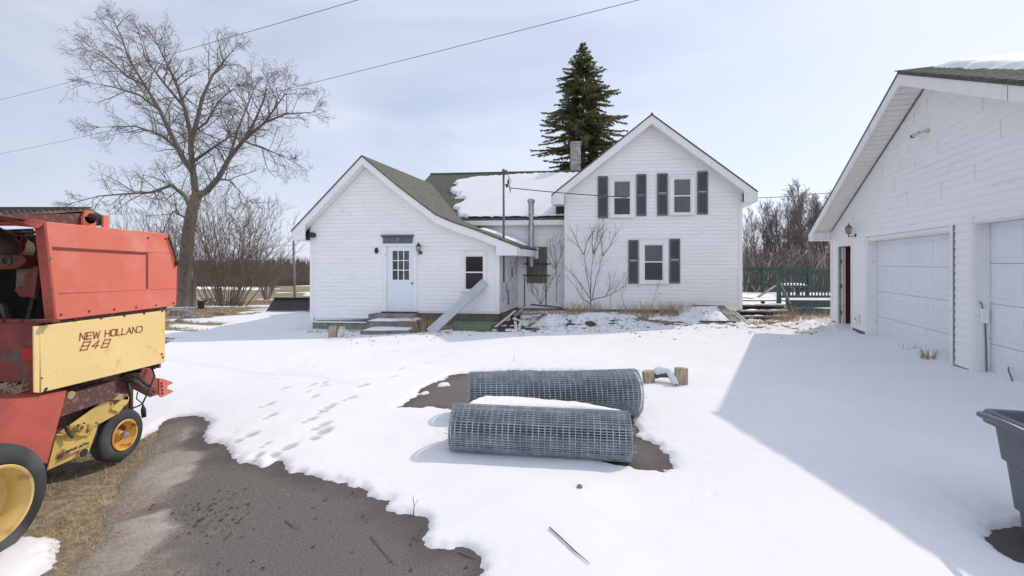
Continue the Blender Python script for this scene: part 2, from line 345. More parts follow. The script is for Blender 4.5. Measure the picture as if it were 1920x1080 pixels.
DRV = W([(150,1300),(165,1080),(215,930),(262,860),(290,810)])+[(-4.6,6.5),(-6.6,10),(-9.2,15),(-9.6,19),(-7,21),(-6,16),(8.5,13),(9.5,8),(9.5,-3),(-1.2,-3)]
# ------------------------------------------------------------------ ground, driveway, snow
xs = np.unique(np.concatenate([np.arange(-14,14.01,.25), lines(14,600,lambda v:.3+(v-14)*.08), -lines(14,600,lambda v:.3+(v-14)*.08)]))
ys = np.unique(np.concatenate([np.arange(-4,30,.25), lines(30,900,lambda v:.3+(v-30)*.06), -4-lines(0,200,lambda v:.5+v*.2)]))
X, Y = np.meshgrid(xs, ys)
mud = np.clip((fbm(X*.6, Y*.6, 4, 3)-.45)*5, 0, 1)
Zg = g(X, Y)
grid_mesh('ground', xs, ys, Zg-.002, EARTH, {'mud': mud}, kind='structure')

xs = np.concatenate([lines(-11,-6,lambda v:.08), lines(-6+.04,8,lambda v:.04), lines(8.05,11,lambda v:.1)]); ys = lines(-3, 22, lambda v: .04 if v < 6 else .1)
X, Y = np.meshgrid(xs, ys)
d = sdist(X, Y, DRV)+(fbm(X*3, Y*3, 4, 5)-.5)*.35
DRYP = [W([(322,843),(378,854),(355,895),(296,932),(267,961),(237,947),(259,887)]), W([(330,822),(352,795),(364,800),(352,822),(338,834)]), W([(150,1010),(300,960),(330,990),(250,1075),(150,1100)])]
dry = np.zeros(X.shape)
for p_ in DRYP:
    dd = sdist(X, Y, p_)+(fbm(X*9, Y*9, 3, 8)-.5)*.12
    dry = np.maximum(dry, np.clip(.5-dd*30, 0, 1))
dry = dry*np.clip(.5+fbm(X*12, Y*12, 3, 2)*.9, 0, 1)*.95
grav = np.clip(1+d/.45+(fbm(X*8, Y*8, 3, 9)-.5)*1.2, 0, 1)
Zd = g(X, Y)+.010-np.clip(d+.04, 0, 1)*.3+(fbm(X*25, Y*25, 2, 4)-.5)*.004
wet = np.clip(1+np.minimum(sdist(X, Y, PA), sdist(X, Y, PB))/.22+(fbm(X*6, Y*6, 3, 23)-.5)*1.2, 0, 1)*.8
# old cracks and patched seams as darker sealed lines
crk = np.zeros(X.shape)
for (ax_, ay_, bx_, by_) in ((-2.2,3.0,.3,3.6),(-1.6,2.2,-1.2,4.2),(-1.2,3.3,.4,2.3),(-2.6,4.6,-1.3,3.8)):
    ex, ey = bx_-ax_, by_-ay_; tt = np.clip(((X-ax_)*ex+(Y-ay_)*ey)/(ex*ex+ey*ey), 0, 1); dd = np.hypot(X-ax_-tt*ex+(fbm(X*4, Y*4, 3, 33)-.5)*.35, Y-ay_-tt*ey+(fbm(X*4, Y*4, 3, 34)-.5)*.35); crk = np.maximum(crk, np.clip(1-dd/.03, 0, 1))
wet = np.maximum(wet*(1-dry), crk*.0)
Zd = Zd-.006*crk
grid_mesh('driveway', xs, ys, Zd, ASPH, {'dry': dry, 'gravel': grav, 'wet': wet}, keep=d < .1, kind='structure')

fx = lambda v: .022 if abs(v) < 5.2 else (.05 if abs(v) < 11 else .15+(abs(v)-11)*.02)
xs = lines(-45, 45, fx); ys = lines(1.0, 70, lambda v: .018 if v < 4.5 else .03 if v < 7 else .055 if v < 12 else .09 if v < 20 else .2+(v-20)*.03)
X, Y = np.meshgrid(xs, ys)
nzz = (fbm(X*2.2, Y*2.2, 5, 11)-.5)*.30+(fbm(X*14, Y*14, 3, 12)-.5)*.10
wob = nzz*np.clip(Y/5, .5, 1)
sd_ = np.minimum(np.minimum(sdist(X, Y, PA), sdist(X, Y, PB)), sdist(X, Y, PC))+wob*.8
# a snow patch left over beside the big tyre, crumbs in the bare patch
for p_ in (W([(-60,1010),(60,1010),(98,1016),(92,1040),(96,1056),(40,1100),(-100,1150)]), W([(820,722),(840,720),(842,724),(822,726)]), W([(786,740),(800,735),(808,739),(792,743)]), W([(765,776),(800,766),(850,772),(850,776),(800,779)])):
    sd_ = np.maximum(sd_, -(sdist(X, Y, p_)+wob*.35))
# behind the yard: left verge, weeds by the houses, far field
def band(pts, amp, bias, f, seed):      # broken snow inside a region: bare where the noise is high
    q = sdist(X, Y, pts)
    return np.where(q < 0, (fbm(X*f[0], Y*f[1], 4, seed)-bias)*amp, 1e3) + np.clip(q, 0, 1e3)*0
left = W([(-400,640),(150,640),(300,655),(330,640),(360,634),(420,612),(505,592)])+[(-9.7,17.0),(-8.9,22),(-9.5,26),(-60,26),(-60,12)]
b1 = sdist(X, Y, left); sd_ = np.where(b1 < 0, np.minimum(sd_, np.minimum(.6+0*b1, (fbm(X*.35+Y*.2, Y*1.6, 4, 21)-.60-np.clip(b1+1.4,-1.2,.0)*-.28+.12)*2.2)), sd_)
farn = (fbm(X*.12, Y*.5, 5, 31)-.52)*3-np.clip(Y-26, 0, 6)*.02
sd_ = np.where(Y > 24, np.minimum(sd_, farn+np.clip((26-Y)*.3, 0, 2)), sd_)
rough_ = W([(600,618),(840,632),(1000,628),(1180,618),(1390,622),(1560,632)])+[(9.2,13.6),(9.2,15.9),(8.0,15.6),(-1,15.6),(-6.6,14.7),(-6.9,13.6)]
q = sdist(X, Y, rough_); lit = (fbm(X*3.4, Y*5.5, 4, 41)-.44)*.55+np.clip(q+.9, -.5, 1)*.10
sd_ = np.where(q < .1, np.minimum(sd_, lit), sd_)
q2 = sdist(X, Y, [(7.6,12.9),(9.0,12.9),(9.4,16.5),(6.6,16.5),(6.9,14.2)]); sd_ = np.where(q2 < 0, np.minimum(sd_, (fbm(X*4, Y*6, 4, 43)-.56)*.6), sd_)
sd_ = sd_+(fbm(X*26, Y*26, 3, 19)-.5)*.05*(np.abs(sd_) < .3)
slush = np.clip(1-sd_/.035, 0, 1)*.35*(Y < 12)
t = np.where(sd_ > 0, .028*np.tanh(sd_/.045)+.042*np.tanh(sd_/.7), np.clip(sd_*.6, -.06, 0))
und = (fbm(X*.7, Y*.7, 3, 51)-.5)*.045+(fbm(X*3, Y*3, 3, 52)-.5)*.012
Zs = g(X, Y)+.012+t+und*np.clip(sd_/.5, 0, 1)
# footprints: pixel, size, turn
FP = [(464,828,1.15,-35),(500,768,1.0,-30),(506,792,1.0,0),(534,852,1.25,-40),(484,864,.8,10),(587,731,.9,0),(608,728,.8,20),(612,776,1.1,-25),(604,784,.8,-15),(603,810,1.2,-30),(603,824,1.5,-5),(580,800,1.0,-35),
 (596,716,.6,0),(590,753,.9,10),(608,733,.8,-20),(597,687,.5,0),(587,698,.6,0),(519,701,.5,0),(524,684,.5,0),(514,696,.4,0),(531,706,.5,0),(514,721,.6,10),(532,738,.8,0),(572,683,.4,0),(580,675,.4,0),(655,755,1.1,-45),(682,731,1.0,-50),(738,715,.8,-45),(752,699,.8,-50),(801,688,.7,-50),(828,676,.6,-50),
 (700,673,.9,-50),(725,668,.8,-50),(778,668,1.0,-40),(740,663,.8,-40),(505,668,.4,0),(620,770,.9,-30),(497,845,.6,0),(520,640,.4,0),(560,660,.4,10),(575,745,.6,0)]
for (a, b, s_, tr) in FP:
    x0, y0 = gp(a, b); th = R(-tr*.40+6); cc, ss = math.cos(th), math.sin(th)
    for (oy, lw, ww) in ((.040, .070, .042), (-.080, .036, .034)):
        i0, i1 = np.searchsorted(ys, [y0-.5, y0+.5]); j0, j1 = np.searchsorted(xs, [x0-.5, x0+.5]); sl = np.s_[i0:i1, j0:j1]
        dx, dy = X[sl]-x0, Y[sl]-y0; u = (dx*cc-dy*ss)/(ww*s_); v = ((dx*ss+dy*cc)-oy*s_)/(lw*s_); rr = (u*u+v*v)*(1+.5*(fbm(X[sl]*30+a, Y[sl]*30, 2, 14)-.5))
        Zs[sl] -= .016*np.exp(-rr**3*1.0)*np.clip(t[sl]/.05, 0, 1)
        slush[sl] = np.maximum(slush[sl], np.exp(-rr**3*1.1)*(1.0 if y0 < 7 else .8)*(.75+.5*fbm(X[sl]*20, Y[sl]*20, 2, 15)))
# vehicle tracks, very soft, and a few pits and twig marks
for k in range(90):
    x0, y0 = rnd.uniform(-4,6), rnd.uniform(3,12.5); r_ = rnd.uniform(.015,.04)
    i0, i1 = np.searchsorted(ys, [y0-.2, y0+.2]); j0, j1 = np.searchsorted(xs, [x0-.2, x0+.2]); sl = np.s_[i0:i1, j0:j1]
    Zs[sl] -= .012*np.exp(-((X[sl]-x0)**2+(Y[sl]-y0)**2)/(r_*r_))
for (a, b, c_) in ((-.05,10.2,.012),(-.03,11.0,.012),(.02,9.4,.008)):
    Zs -= c_*np.exp(-((Y-(b+a*X+.05*np.sin(X*1.3)))/.09)**2)*np.clip((X+4)/3,0,1)
# snow banked against the garage and a trodden heap by the bin
Zs += .10*np.exp(-(((X-9.2)*.942-(Y-12.6)*.336)**2)/.25)*(Y < 14)*(Y>3)*np.clip(sd_,0,1)
bx_, by_ = gp(1850, 965); Zs += .05*(fbm(X*7, Y*7, 3, 61)-.35)*np.exp(-((X-bx_)**2+(Y-by_)**2)/.12)
# drift over the cellar hatch and rubble hump by the corner
hx, hy = gp(1315, 592); Zs += .30*np.exp(-(((X-6.05)/.62)**2+((Y-14.35)/.55)**2)**1.5)
Zs += .22*np.exp(-(((X-.95)/.55)**2+((Y-14.1)/.5)**2)**1.5)+.12*np.exp(-(((X-2.3)/1.1)**2+((Y-14.3)/.4)**2)**1.5)
Zs += (Y > 11.8)*(Y < 16)*(X > -1)*(X < 9)*(fbm(X*5, Y*7, 3, 71)-.5)*.11*np.clip(sd_/.1, 0, 1)*np.clip((Y-11.8)/1,0,1)
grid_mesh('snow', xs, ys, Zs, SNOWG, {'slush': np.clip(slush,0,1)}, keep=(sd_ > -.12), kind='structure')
def sz(x, y):                         # snow surface height
    i = int(np.clip(np.searchsorted(ys, y), 0, len(ys)-1)); j = int(np.clip(np.searchsorted(xs, x), 0, len(xs)-1))
    return max(float(Zs[i, j]), gz(x, y)+.01)

# ------------------------------------------------------------------ building helpers
class Frame:                          # front wall frame: u along the wall, w into the building, z up
    def __init__(s, O, U, Wd): s.O = Vector((*O,0)); s.U = Vector((*U,0)).normalized(); s.W = Vector((*Wd,0)).normalized()
    def __call__(s, u, w, z): return s.O+s.U*u+s.W*w+Vector((0,0,z))
    def uz(s, px, py, w=0):
        k = (px-CX)/F; O = s.O+s.W*w      # (O+U u).x = k (O+U u).y
        u = (k*O.y-O.x)/(s.U.x-k*s.U.y); P = O+s.U*u
        return u, CH-(py-HY)/F*P.y
def fbox(mb, fr, u0, u1, w0, w1, z0, z1):
    vs = [fr(u,w,z) for z in (z0,z1) for u,w in ((u0,w0),(u1,w0),(u1,w1),(u0,w1))]
    return mb.add(vs, [(0,3,2,1),(4,5,6,7),(0,1,5,4),(1,2,6,5),(2,3,7,6),(3,0,4,7)])
def interp(poly, z, side):            # profile [(u,z)...] of one rake; returns u at height z
    for (a, b) in zip(poly, poly[1:]):
        if min(a[1],b[1]) <= z <= max(a[1],b[1]) and a[1] != b[1]: return a[0]+(b[0]-a[0])*(z-a[1])/(b[1]-a[1])
    return min(poly, key=lambda q: q[1])[0] if z < min(p[1] for p in poly) else max(poly, key=lambda q: q[1])[0]
def siding(fr, z0, ztop, uL, uR, course, holes=(), proud=.014, w=0.0, gap=.009, gd=.008):
    mb = MB(); z = z0
    while z < ztop-1e-4:
        z1 = min(z+course, ztop); segs = [(uL(z), uR(z), uL(z1), uR(z1))]
        cuts = [h for h in holes if h[2] < z1-.002 and h[3] > z+.002]
        edges = [(uL(z),uL(z1))]
        for h in sorted(cuts): edges += [(h[0],h[0]),(h[1],h[1])]
        edges += [(uR(z),uR(z1))]
        for i in range(0, len(edges), 2):
            (a0,a1),(b0,b1) = edges[i], edges[i+1]
            if b0-a0 < 1e-3 and b1-a1 < 1e-3: continue
            if z1-z < gap*2: continue
            zg = z1-gap; tt = (zg-z)/(z1-z); a2 = a0+(a1-a0)*tt; b2 = b0+(b1-b0)*tt
            mb.quad(fr(a0,w-proud,z), fr(b0,w-proud,z), fr(b2,w-proud*.35,zg), fr(a2,w-proud*.35,zg))
            mb.quad(fr(a2,w-proud*.35,zg), fr(b2,w-proud*.35,zg), fr(b2,w+gd-.012,zg), fr(a2,w+gd-.012,zg))
            mb.quad(fr(a2,w+gd-.012,zg), fr(b2,w+gd-.012,zg), fr(b1,w+gd-.012,z1), fr(a1,w+gd-.012,z1))
            mb.quad(fr(a0,w+gd-.012,z), fr(b0,w+gd-.012,z), fr(b0,w-proud,z), fr(a0,w-proud,z))
        z = z1
    return mb
def shell(fr, prof_L, prof_R, zb, w0, w1):    # plain gable prism behind the siding: closes the volume
    pts = [(prof_L[0][0], zb)]+prof_L+prof_R[1:]+[(prof_R[-1][0], zb)]
    return MB().prism([fr(u, w0, z) for u, z in pts], fr.W*(w1-w0))
def roof_slab(fr, prof, th, w0, w1):
    n = len(prof); mb = MB()
    for i in range(n-1):
        (a,za),(b,zb_) = prof[i], prof[i+1]
        mb.prism([fr(a,w0,za), fr(b,w0,zb_), fr(b,w0,zb_-th), fr(a,w0,za-th)], fr.W*(w1-w0))
    return mb
def rake(fr, prof, top, wid, w0, w1):
    mb = MB()
    for (a,za),(b,zb_) in zip(prof, prof[1:]):
        mb.prism([fr(a,w0,za-top), fr(b,w0,zb_-top), fr(b,w0,zb_-top-wid), fr(a,w0,za-top-wid)], fr.W*(w1-w0))
    return mb
def window(fr, parent, trim, glass, mats, split=None, label=None, w=-.02, sillw=.03, shutters=(), grid=None):
    """trim, glass: pixel boxes of the photo on this wall"""
    tu0, tz1 = fr.uz(trim[0], trim[1]); tu1, tz0 = fr.uz(trim[2], trim[3])
    gu0, gz1 = fr.uz(glass[0], glass[1]); gu1, gz0 = fr.uz(glass[2], glass[3])
    win = MB()
    for (a,b,c,d_) in ((tu0,gu0-.035,tz0,tz1),(gu1+.035,tu1,tz0,tz1),(gu0-.035,gu1+.035,gz1+.035,tz1),(gu0-.035,gu1+.035,tz0,gz0-.035)):
        fbox(win, fr, a, b, w-.035, .0, c, d_)
    win = win.build('window', TRIM, parent, bevel=.004)
    if label: win['label'] = label
    sash = MB()
    mid = (gz0+gz1)/2 if split is None else fr.uz(glass[0], split)[1]
    for (a,b,c,d_) in ((gu0-.034,gu0,gz0-.034,gz1+.034),(gu1,gu1+.034,gz0-.034,gz1+.034),(gu0,gu1,gz1,gz1+.034),(gu0,gu1,gz0-.034,gz0),(gu0,gu1,mid-.02,mid+.02)):
        fbox(sash, fr, a, b, w-.016, -.015, c, d_)
    sash.build('sash', TRIM, win, bevel=.003)
    for (c, d_, m) in ((mid+.02, gz1, mats[0]), (gz0, mid-.02, mats[1])):
        fbox(MB(), fr, gu0, gu1, -.024, -.017, c, d_).build('pane', m, win)
    fbox(MB(), fr, tu0-.02, tu1+.02, w-.07, w-.036, tz0-.03, tz0+.02).build('sill', TRIM, win, bevel=.004)
    fbox(MB(), fr, tu0-.01, tu1+.01, w-.055, w-.036, tz1-.01, tz1+.03).build('head_moulding', TRIM, win)
    for sb in shutters:
        a, c1 = fr.uz(sb[0], sb[1]); b, c0 = fr.uz(sb[2], sb[3]); c0 += .0
        s_ = MB(); fbox(s_, fr, a, a+.05, -.055, -.016, c0, c1); fbox(s_, fr, b-.05, b, -.055, -.016, c0, c1)
        for z in (c0, (c0+c1)/2-.03, c1-.06): fbox(s_, fr, a+.05, b-.05, -.052, -.016, z, z+.06)
        zz = c0+.06
        while zz < c1-.06:
            if abs(zz-(c0+c1)/2) > .045: s_.prism([fr(a+.05,-.020,zz+.022), fr(a+.05,-.046,zz), fr(a+.05,-.046,zz+.005), fr(a+.05,-.020,zz+.03)], fr.U*(b-a-.1))
            zz += .03
        s_.build('shutter', SHUT, parent)
    return (tu0, tu1, tz0, tz1)

# ------------------------------------------------------------------ farmhouse
house = empty('farmhouse', (0, 14.5, gz(0,14.5)), 'white clapboard farmhouse with two gables, grey shutters and a snow covered middle roof', 'house')
LW = Frame((-6.39, 14.5), (1,-.1), (.25,1))
pkL = [(-.42,2.74),(1.85,5.02)]; pkR = [(1.85,5.02),(3.0,4.07),(4.17,3.19),(4.75,2.94),(5.4,2.72),(6.72,2.20)]
LEN = 6.02
# front siding follows the rakes
def lw_uL(z): return max(0, interp([(a,b-.16) for a,b in pkL], z, 0)) if z > 2.9 else 0
def lw_uR(z):
    zr = [(a,b-.16) for a,b in pkR]
    if z > 2.31: return min(LEN, interp(zr, z, 1))
    return LEN
zb_l = LW.uz(586,603)[1]; zb_r = .16
dtrim = (717,461,782,585)
du0 = LW.uz(718,470)[0]; du1 = LW.uz(783,470)[0]; dz1 = LW.uz(750,461)[1]; dz0 = LW.uz(750,584)[1]
ustep = LW.uz(704,600)[0]
hole_step = (ustep, LEN, -9, zb_r)
mb = siding(LW, zb_l, 4.82, lw_uL, lw_uR, .125, holes=[(du0+.02, du1-.02, dz0-.2, dz1), ] , proud=.019)
# part of the wall right of the steps starts higher: remove what hangs below it
keepf = []
for f in mb.f:
    c = sum((Vector(mb.v[i]) for i in f), Vector())/len(f); u = (c-LW.O).dot(LW.U)
    if u > ustep+.3 and c.z < zb_r: continue
    keepf.append(f)
mb.f = keepf
shell(LW, [(0,2.62),(1.85,4.82)], [(1.85,4.82),(4.17,3.0),(LEN,2.30)], zb_r, .004, 5.2).build('inner_wall', SIDING, house)
wall = mb.build('front_wall', SIDING, house); wall['label'] = 'white clapboard wall of the low left gable'
# right side wall of the left wing
RS = Frame(tuple(LW(LEN,0,0).xy), tuple(LW.W.xy), (-1,.0))
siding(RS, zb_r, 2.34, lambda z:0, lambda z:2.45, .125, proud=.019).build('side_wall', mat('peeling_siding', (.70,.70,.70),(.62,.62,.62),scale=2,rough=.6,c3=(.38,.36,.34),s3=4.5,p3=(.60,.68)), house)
fo = MB(); fbox(fo, LW, .02, ustep, .03, .3, -.9, zb_l+.01); fo.build('foundation', CONC, house)
fbox(MB(), LW, ustep, LEN-.03, .03, .3, -.7, zb_r+.004).build('foundation', RUSTBLOCK, house); fbox(MB(), RS, .05, 2.4, .02, .2, -.6, zb_r).build('foundation', RUSTBLOCK, house)
# corner boards
for cbq in ((-.03, .09, zb_l, 2.8),(LEN-.10, LEN+.02, zb_r, 2.36)): fbox(MB(), LW, cbq[0], cbq[1], -.035, .05, cbq[2], cbq[3]).build('corner_board', TRIM, house, bevel=.004)
fbox(MB(), LW, .09, ustep, -.022, .0, zb_l-.02, zb_l+.02).build('drip_board', TRIM, house)
# roof of the left wing
lp = [(-.44,2.74)]+[(1.85,5.04)]
up = [(a,b+.02) for a,b in pkR]
roof = roof_slab(LW, lp, .05, -.33, 5.0); rb = roof_slab(LW, up[:3], .05, -.33, 5.0); roof.add(rb.v, rb.f)
rb = roof_slab(LW, up[2:], .05, -.33, 2.5); roof.add(rb.v, rb.f)
roof.build('roof', SHINGLE, house)['label'] = 'green grey shingled roof of the left wing'
fb = rake(LW, lp, .052, .25, -.31, -.275); r2 = rake(LW, up, .052, .23, -.31, -.275); fb.add(r2.v, r2.f)
fb.build('rake_board', TRIM, house)
sf = rake(LW, lp, .285, .012, -.275, -.002); r2 = rake(LW, up, .265, .012, -.275, -.002); sf.add(r2.v, r2.f); sf.build('rake_soffit', TRIM, house)
fz = rake(LW, [(-.0,3.16),(1.85,5.02)], .30, .07, -.030, -.0); r2 = rake(LW, up[:-1]+[(LEN,2.49)], .28, .07, -.030, 0); fz.add(r2.v, r2.f); fz.build('frieze_board', TRIM, house)
ev = MB(); fbox(ev, LW, -.43, -.40, -.31, 5.0, 2.42, 2.70); fbox(ev, LW, -.40, .0, -.31, 5.0, 2.42, 2.435); ev.prism([LW(-.40,-.303,2.436), LW(-.0,-.303,2.436), LW(-.0,-.303,2.95), LW(-.40,-.303,2.60)], LW.W*.026); ev.build('eave_board', TRIM, house)
ev = MB(); fbox(ev, LW, 6.66, 6.70, -.31, 2.45, 1.94, 2.15); fbox(ev, LW, LEN+.0, 6.66, -.31, 2.45, 1.94, 1.953); ev.prism([LW(LEN,-.303,1.954), LW(6.66,-.303,1.954), LW(6.66,-.303,2.10), LW(LEN,-.303,2.34)], LW.W*.026); ev.build('eave_board', TRIM, house)
# door
dr = MB()
fbox(dr, LW, du0, LW.uz(726,470)[0], -.045, .02, dz0, dz1); fbox(dr, LW, LW.uz(776.5,470)[0], du1, -.045, .02, dz0, dz1); fbox(dr, LW, du0-.02, du1+.02, -.05, .02, dz1, dz1+.09)
door = dr.build('door', TRIM, house, bevel=.004); door['label'] = 'pale blue front door with nine small panes'
a0 = LW.uz(727,470)[0]; a1 = LW.uz(776,470)[0]
leaf = MB(); gu0, g1 = LW.uz(736.5,470.5); gu1, g0 = LW.uz(767.5,524.5)
for (a,b,c,d_) in ((a0,gu0,dz0,dz1),(gu1,a1,dz0,dz1),(gu0,gu1,g1,dz1),(gu0,gu1,dz0,g0)): fbox(leaf, LW, a, b, -.008, .02, c, d_)
leaf.build('door_leaf', DOORW, door)
gr = MB()
for i in (1,2):
    uu = gu0+(gu1-gu0)*i/3; fbox(gr, LW, uu-.014, uu+.014, -.012, .012, g0, g1)
    zz = g0+(g1-g0)*i/3; fbox(gr, LW, gu0, gu1, -.0115, .012, zz-.014, zz+.014)
for (a,b,c,d_) in ((gu0-.03,gu0,g0-.03,g1+.03),(gu1,gu1+.03,g0-.03,g1+.03),(gu0,gu1,g1,g1+.03),(gu0,gu1,g0-.03,g0)): fbox(gr, LW, a, b, -.018, -.006, c, d_)
gr.build('muntin_grid', TRIM, door); fbox(MB(), LW, gu0, gu1, .004, .014, g0, g1).build('pane', GLASS, door)
hu, hz = LW.uz(774,531); MB().lathe(LW(hu,-.01,hz), -LW.W, [(0,.02),(.02,.014),(.04,.014),(.045,.026),(.065,.026),(.07,.0)], 12).build('handle', BRASS, door, smooth=True)
fbox(MB(), LW, du0-.01, du1+.01, -.10, .02, dz0-.035, dz0).build('threshold', GREASE, door)
# pediment over the door
pe = MB(); u0, z1 = LW.uz(717,441); u1, z0 = LW.uz(777,456.5)
fbox(pe, LW, u0+.05, u1-.05, -.07, -.0, z0, z1-.05); fbox(pe, LW, u0, u1, -.13, -.0, z1-.045, z1); fbox(pe, LW, u0+.03, u1-.03, -.10, -.0, z1-.075, z1-.045)
pe = pe.build('door_pediment', SHUT, house, bevel=.005); uc = (u0+u1)/2
orn = MB().prism([LW(uc-.09,-.085,z1-.05), LW(uc+.09,-.085,z1-.05), LW(uc+.06,-.085,z0+.06), LW(uc,-.085,z0+.01), LW(uc-.06,-.085,z0+.06)], LW.W*.03)
orn.build('ornament', mat('bronze_ornament', (.12,.12,.10),(.2,.2,.17),scale=9,rough=.5), pe, bevel=.008)
window(LW, house, (866,473,912,546), (874,481,906,542), (REDGLASS, GLASS), split=510.5)
def lantern(fr, px, py, parent, name, metal, k=1.0, side=1):
    u, z = fr.uz(px, py); o = fr(u,0,z)
    m = MB().lathe(fr(u,-.002,z), -fr.W, [(0,.05*k),(.012,.05*k),(.02,.03*k),(.03,.012*k)], 14)
    m.tube([fr(u,-.02,z), fr(u,-.10*k,z-.03*k), fr(u,-.14*k,z+.01), fr(u,-.14*k,z+.035*k)], .010*k, 6)
    up_ = Vector((0,0,1)); c = fr(u,-.14*k,z)
    m.lathe(c, up_, [(.03*k,.012*k),(.035*k,.05*k),(.05*k,.055*k)], 6); m.lathe(c, up_, [(.17*k,.075*k),(.18*k,.078*k),(.23*k,.035*k),(.245*k,.012*k),(.27*k,.012*k),(.29*k,.0)], 6)
    for i in range(6):
        a = math.tau*i/6; e = Vector((math.cos(a), math.sin(a), 0)); m.tube([c+e*.052*k+up_*.04*k, c+e*.072*k+up_*.175*k], .005*k, 4)
    m.lathe(c, -up_, [(-.03*k,.012*k),(.03*k,.012*k),(.07*k,.0)], 6)
    ob = m.build(name, metal, parent); MB().lathe(c, up_, [(.05*k,.045*k),(.17*k,.066*k)], 6).build('glass_shade', FROST, ob)
    return ob
lantern(LW, 789, 474, house, 'wall_lantern', BLACKM, 1.15)
u, z = LW.uz(707,470); m = MB().lathe(LW(u,-.016,z), -LW.W, [(0,.055),(.05,.055),(.07,.03),(.07,0)], 14); m.v = [(a,b,z+(c-z)*1.7) for a,b,c in m.v]; m.build('doorbell_box', BLACKM, house, smooth=True)
u, z = LW.uz(590,441); m = MB().lathe(LW(u,-.016,z), -LW.W, [(0,.07),(.10,.09),(.16,.085),(.17,.07),(.165,0)], 18); m.tube([LW(u-.0,-.05,z), LW(u-.16,-.05,z)], .02, 6); m.lathe(LW(u-.16,-.05,z-.07), (0,0,1), [(0,0),(0,.05),(.12,.05),(.12,0)], 12); m.build('corner_floodlight', BLACKM, house, smooth=30)

# middle section
MD = Frame((-3.5, 16.75), (1,-.1), (.25,1))
mu0, mu1 = 0.0, 6.3
ME = 3.30; MRz = 5.62; MRw = 3.3
siding(MD, .1, 3.1, lambda z:mu0, lambda z:mu1, .125, proud=.019).build('middle_wall', SIDING, house)
MB().prism([MD(mu0,.004,-.6), MD(mu1,.004,-.6), MD(mu1,.004,3.1), MD(mu0,.004,3.1)], MD.W*6.2).build('middle_core', BLOCK, house)
mr = MB()
for (w0,z0,w1,z1) in ((-.35,ME,MRw,MRz),(MRw,MRz,2*MRw+.35,ME)):
    mr.prism([MD(-.9,w0,z0), MD(-.9,w1,z1), MD(-.9,w1,z1-.07), MD(-.9,w0,z0-.07)], MD.U*(mu1+.95))
mr.tube([MD(-.9,MRw,MRz+.01), MD(mu1+.05,MRw,MRz+.01)], .05, 6)
mr.build('roof', SHINGLE2, house)['label'] = 'dark shingled middle roof under the snow'
fbox(MB(), MD, -.2, mu1, -.34, -.31, ME-.24, ME-.075).build('eave_board', TRIM, house)
fbox(MB(), MD, -.2, mu1, -.31, 0, ME-.26, ME-.245).build('eave_soffit', TRIM, house)
fbox(MB(), MD, -.2, mu1, -.03, -.0, ME-.55, ME-.26).build('frieze_board', TRIM, house)
# chimney
c = at(1079,300, 20.0); c.z = 0
ch = MB()
for i in range(9): ch.box((c.x-.21+.006*(i%2), 19.8+.004*(i%2), 5.2+i*.2), (c.x+.21-.006*(i%2), 20.22, 5.2+i*.2+.188))
ch.box((c.x-.2,19.82,5.2),(c.x+.2,20.2,7.0)); ch.box((c.x-.23,19.78,6.92),(c.x+.23,20.24,7.02)); ch.build('chimney', CHIM, house, bevel=.012)
# stovepipe, boarded window
u, zt = MD.uz(996, 373); zt = MD.uz(996,373,-.3)[1]; u = MD.uz(996,440,-.3)[0]; zl = MD.uz(996,484,-.3)[1]
sp = MB().lathe(MD(u,-.3,0), (0,0,1), [(zl-.3,.0),(zl-.3,.10),(zl+.5,.10),(zl+.5,.108),(zl+.52,.108),(zl+.52,.10),(zl+1.2,.10),(zl+1.2,.108),(zl+1.22,.108),(zl+1.22,.10),(zt-.14,.10),(zt-.14,.13),(zt-.06,.14),(zt,.11),(zt,0)], 20)
sp.tube([MD(u,-.3,zl-.12), MD(u,.02,zl-.12)], .1, 14)
pipe = sp.build('stovepipe', STEEL, house, smooth=35)
for z in (zl+.45, zl+1.3): MB().bar(MD(u,-.3,z), MD(u,0,z), .03, .02).build('wall_bracket', GREASE, pipe)
a, z1 = MD.uz(988,462); b, z0 = MD.uz(1026,531)
m = MB()
for i in range(4):
    w_ = (b-a)/4; fbox(m, MD, a+i*w_+.004, a+(i+1)*w_-.004, -.045-.006*(i%2), -.016, z0+.01*(i%2), z1-.008*i)
bd = m.build('boarded_window', PLY, house)
m = MB()
for py in (495,516.5):
    z = MD.uz(1000,py)[1]; fbox(m, MD, a-.12, b+.12, -.075, -.052, z-.02, z+.02)
m.build('crossbar', BLACKM, bd)
a, z1 = MD.uz(991,464); b, z0 = MD.uz(1010,485); fbox(MB(), MD, a, b, -.075, -.053, z0, z1).build('thimble_plate', TRIM, bd)
for px in (984,1024): uu = MD.uz(px,520)[0]; MB().tube([MD(uu,-.03,.15), MD(uu,-.03,1.2)], .02, 6).build('wall_conduit', CONDUIT, house)
# black scrap of tarpaper where the middle roof meets the right gable
m = MB(); rr_ = random.Random(3)
for i in range(7):
    pp = at(1043+i*2.1, 379, 15.9); m.prism([pp+Vector((0,0,-.0)), pp+Vector((.07,0,.02)), pp+Vector((.06,.03,-.45-rr_.random()*.12)), pp+Vector((-.01,.03,-.42))], (0,.05,0))
m.build('torn_flashing', BLACKM, house)

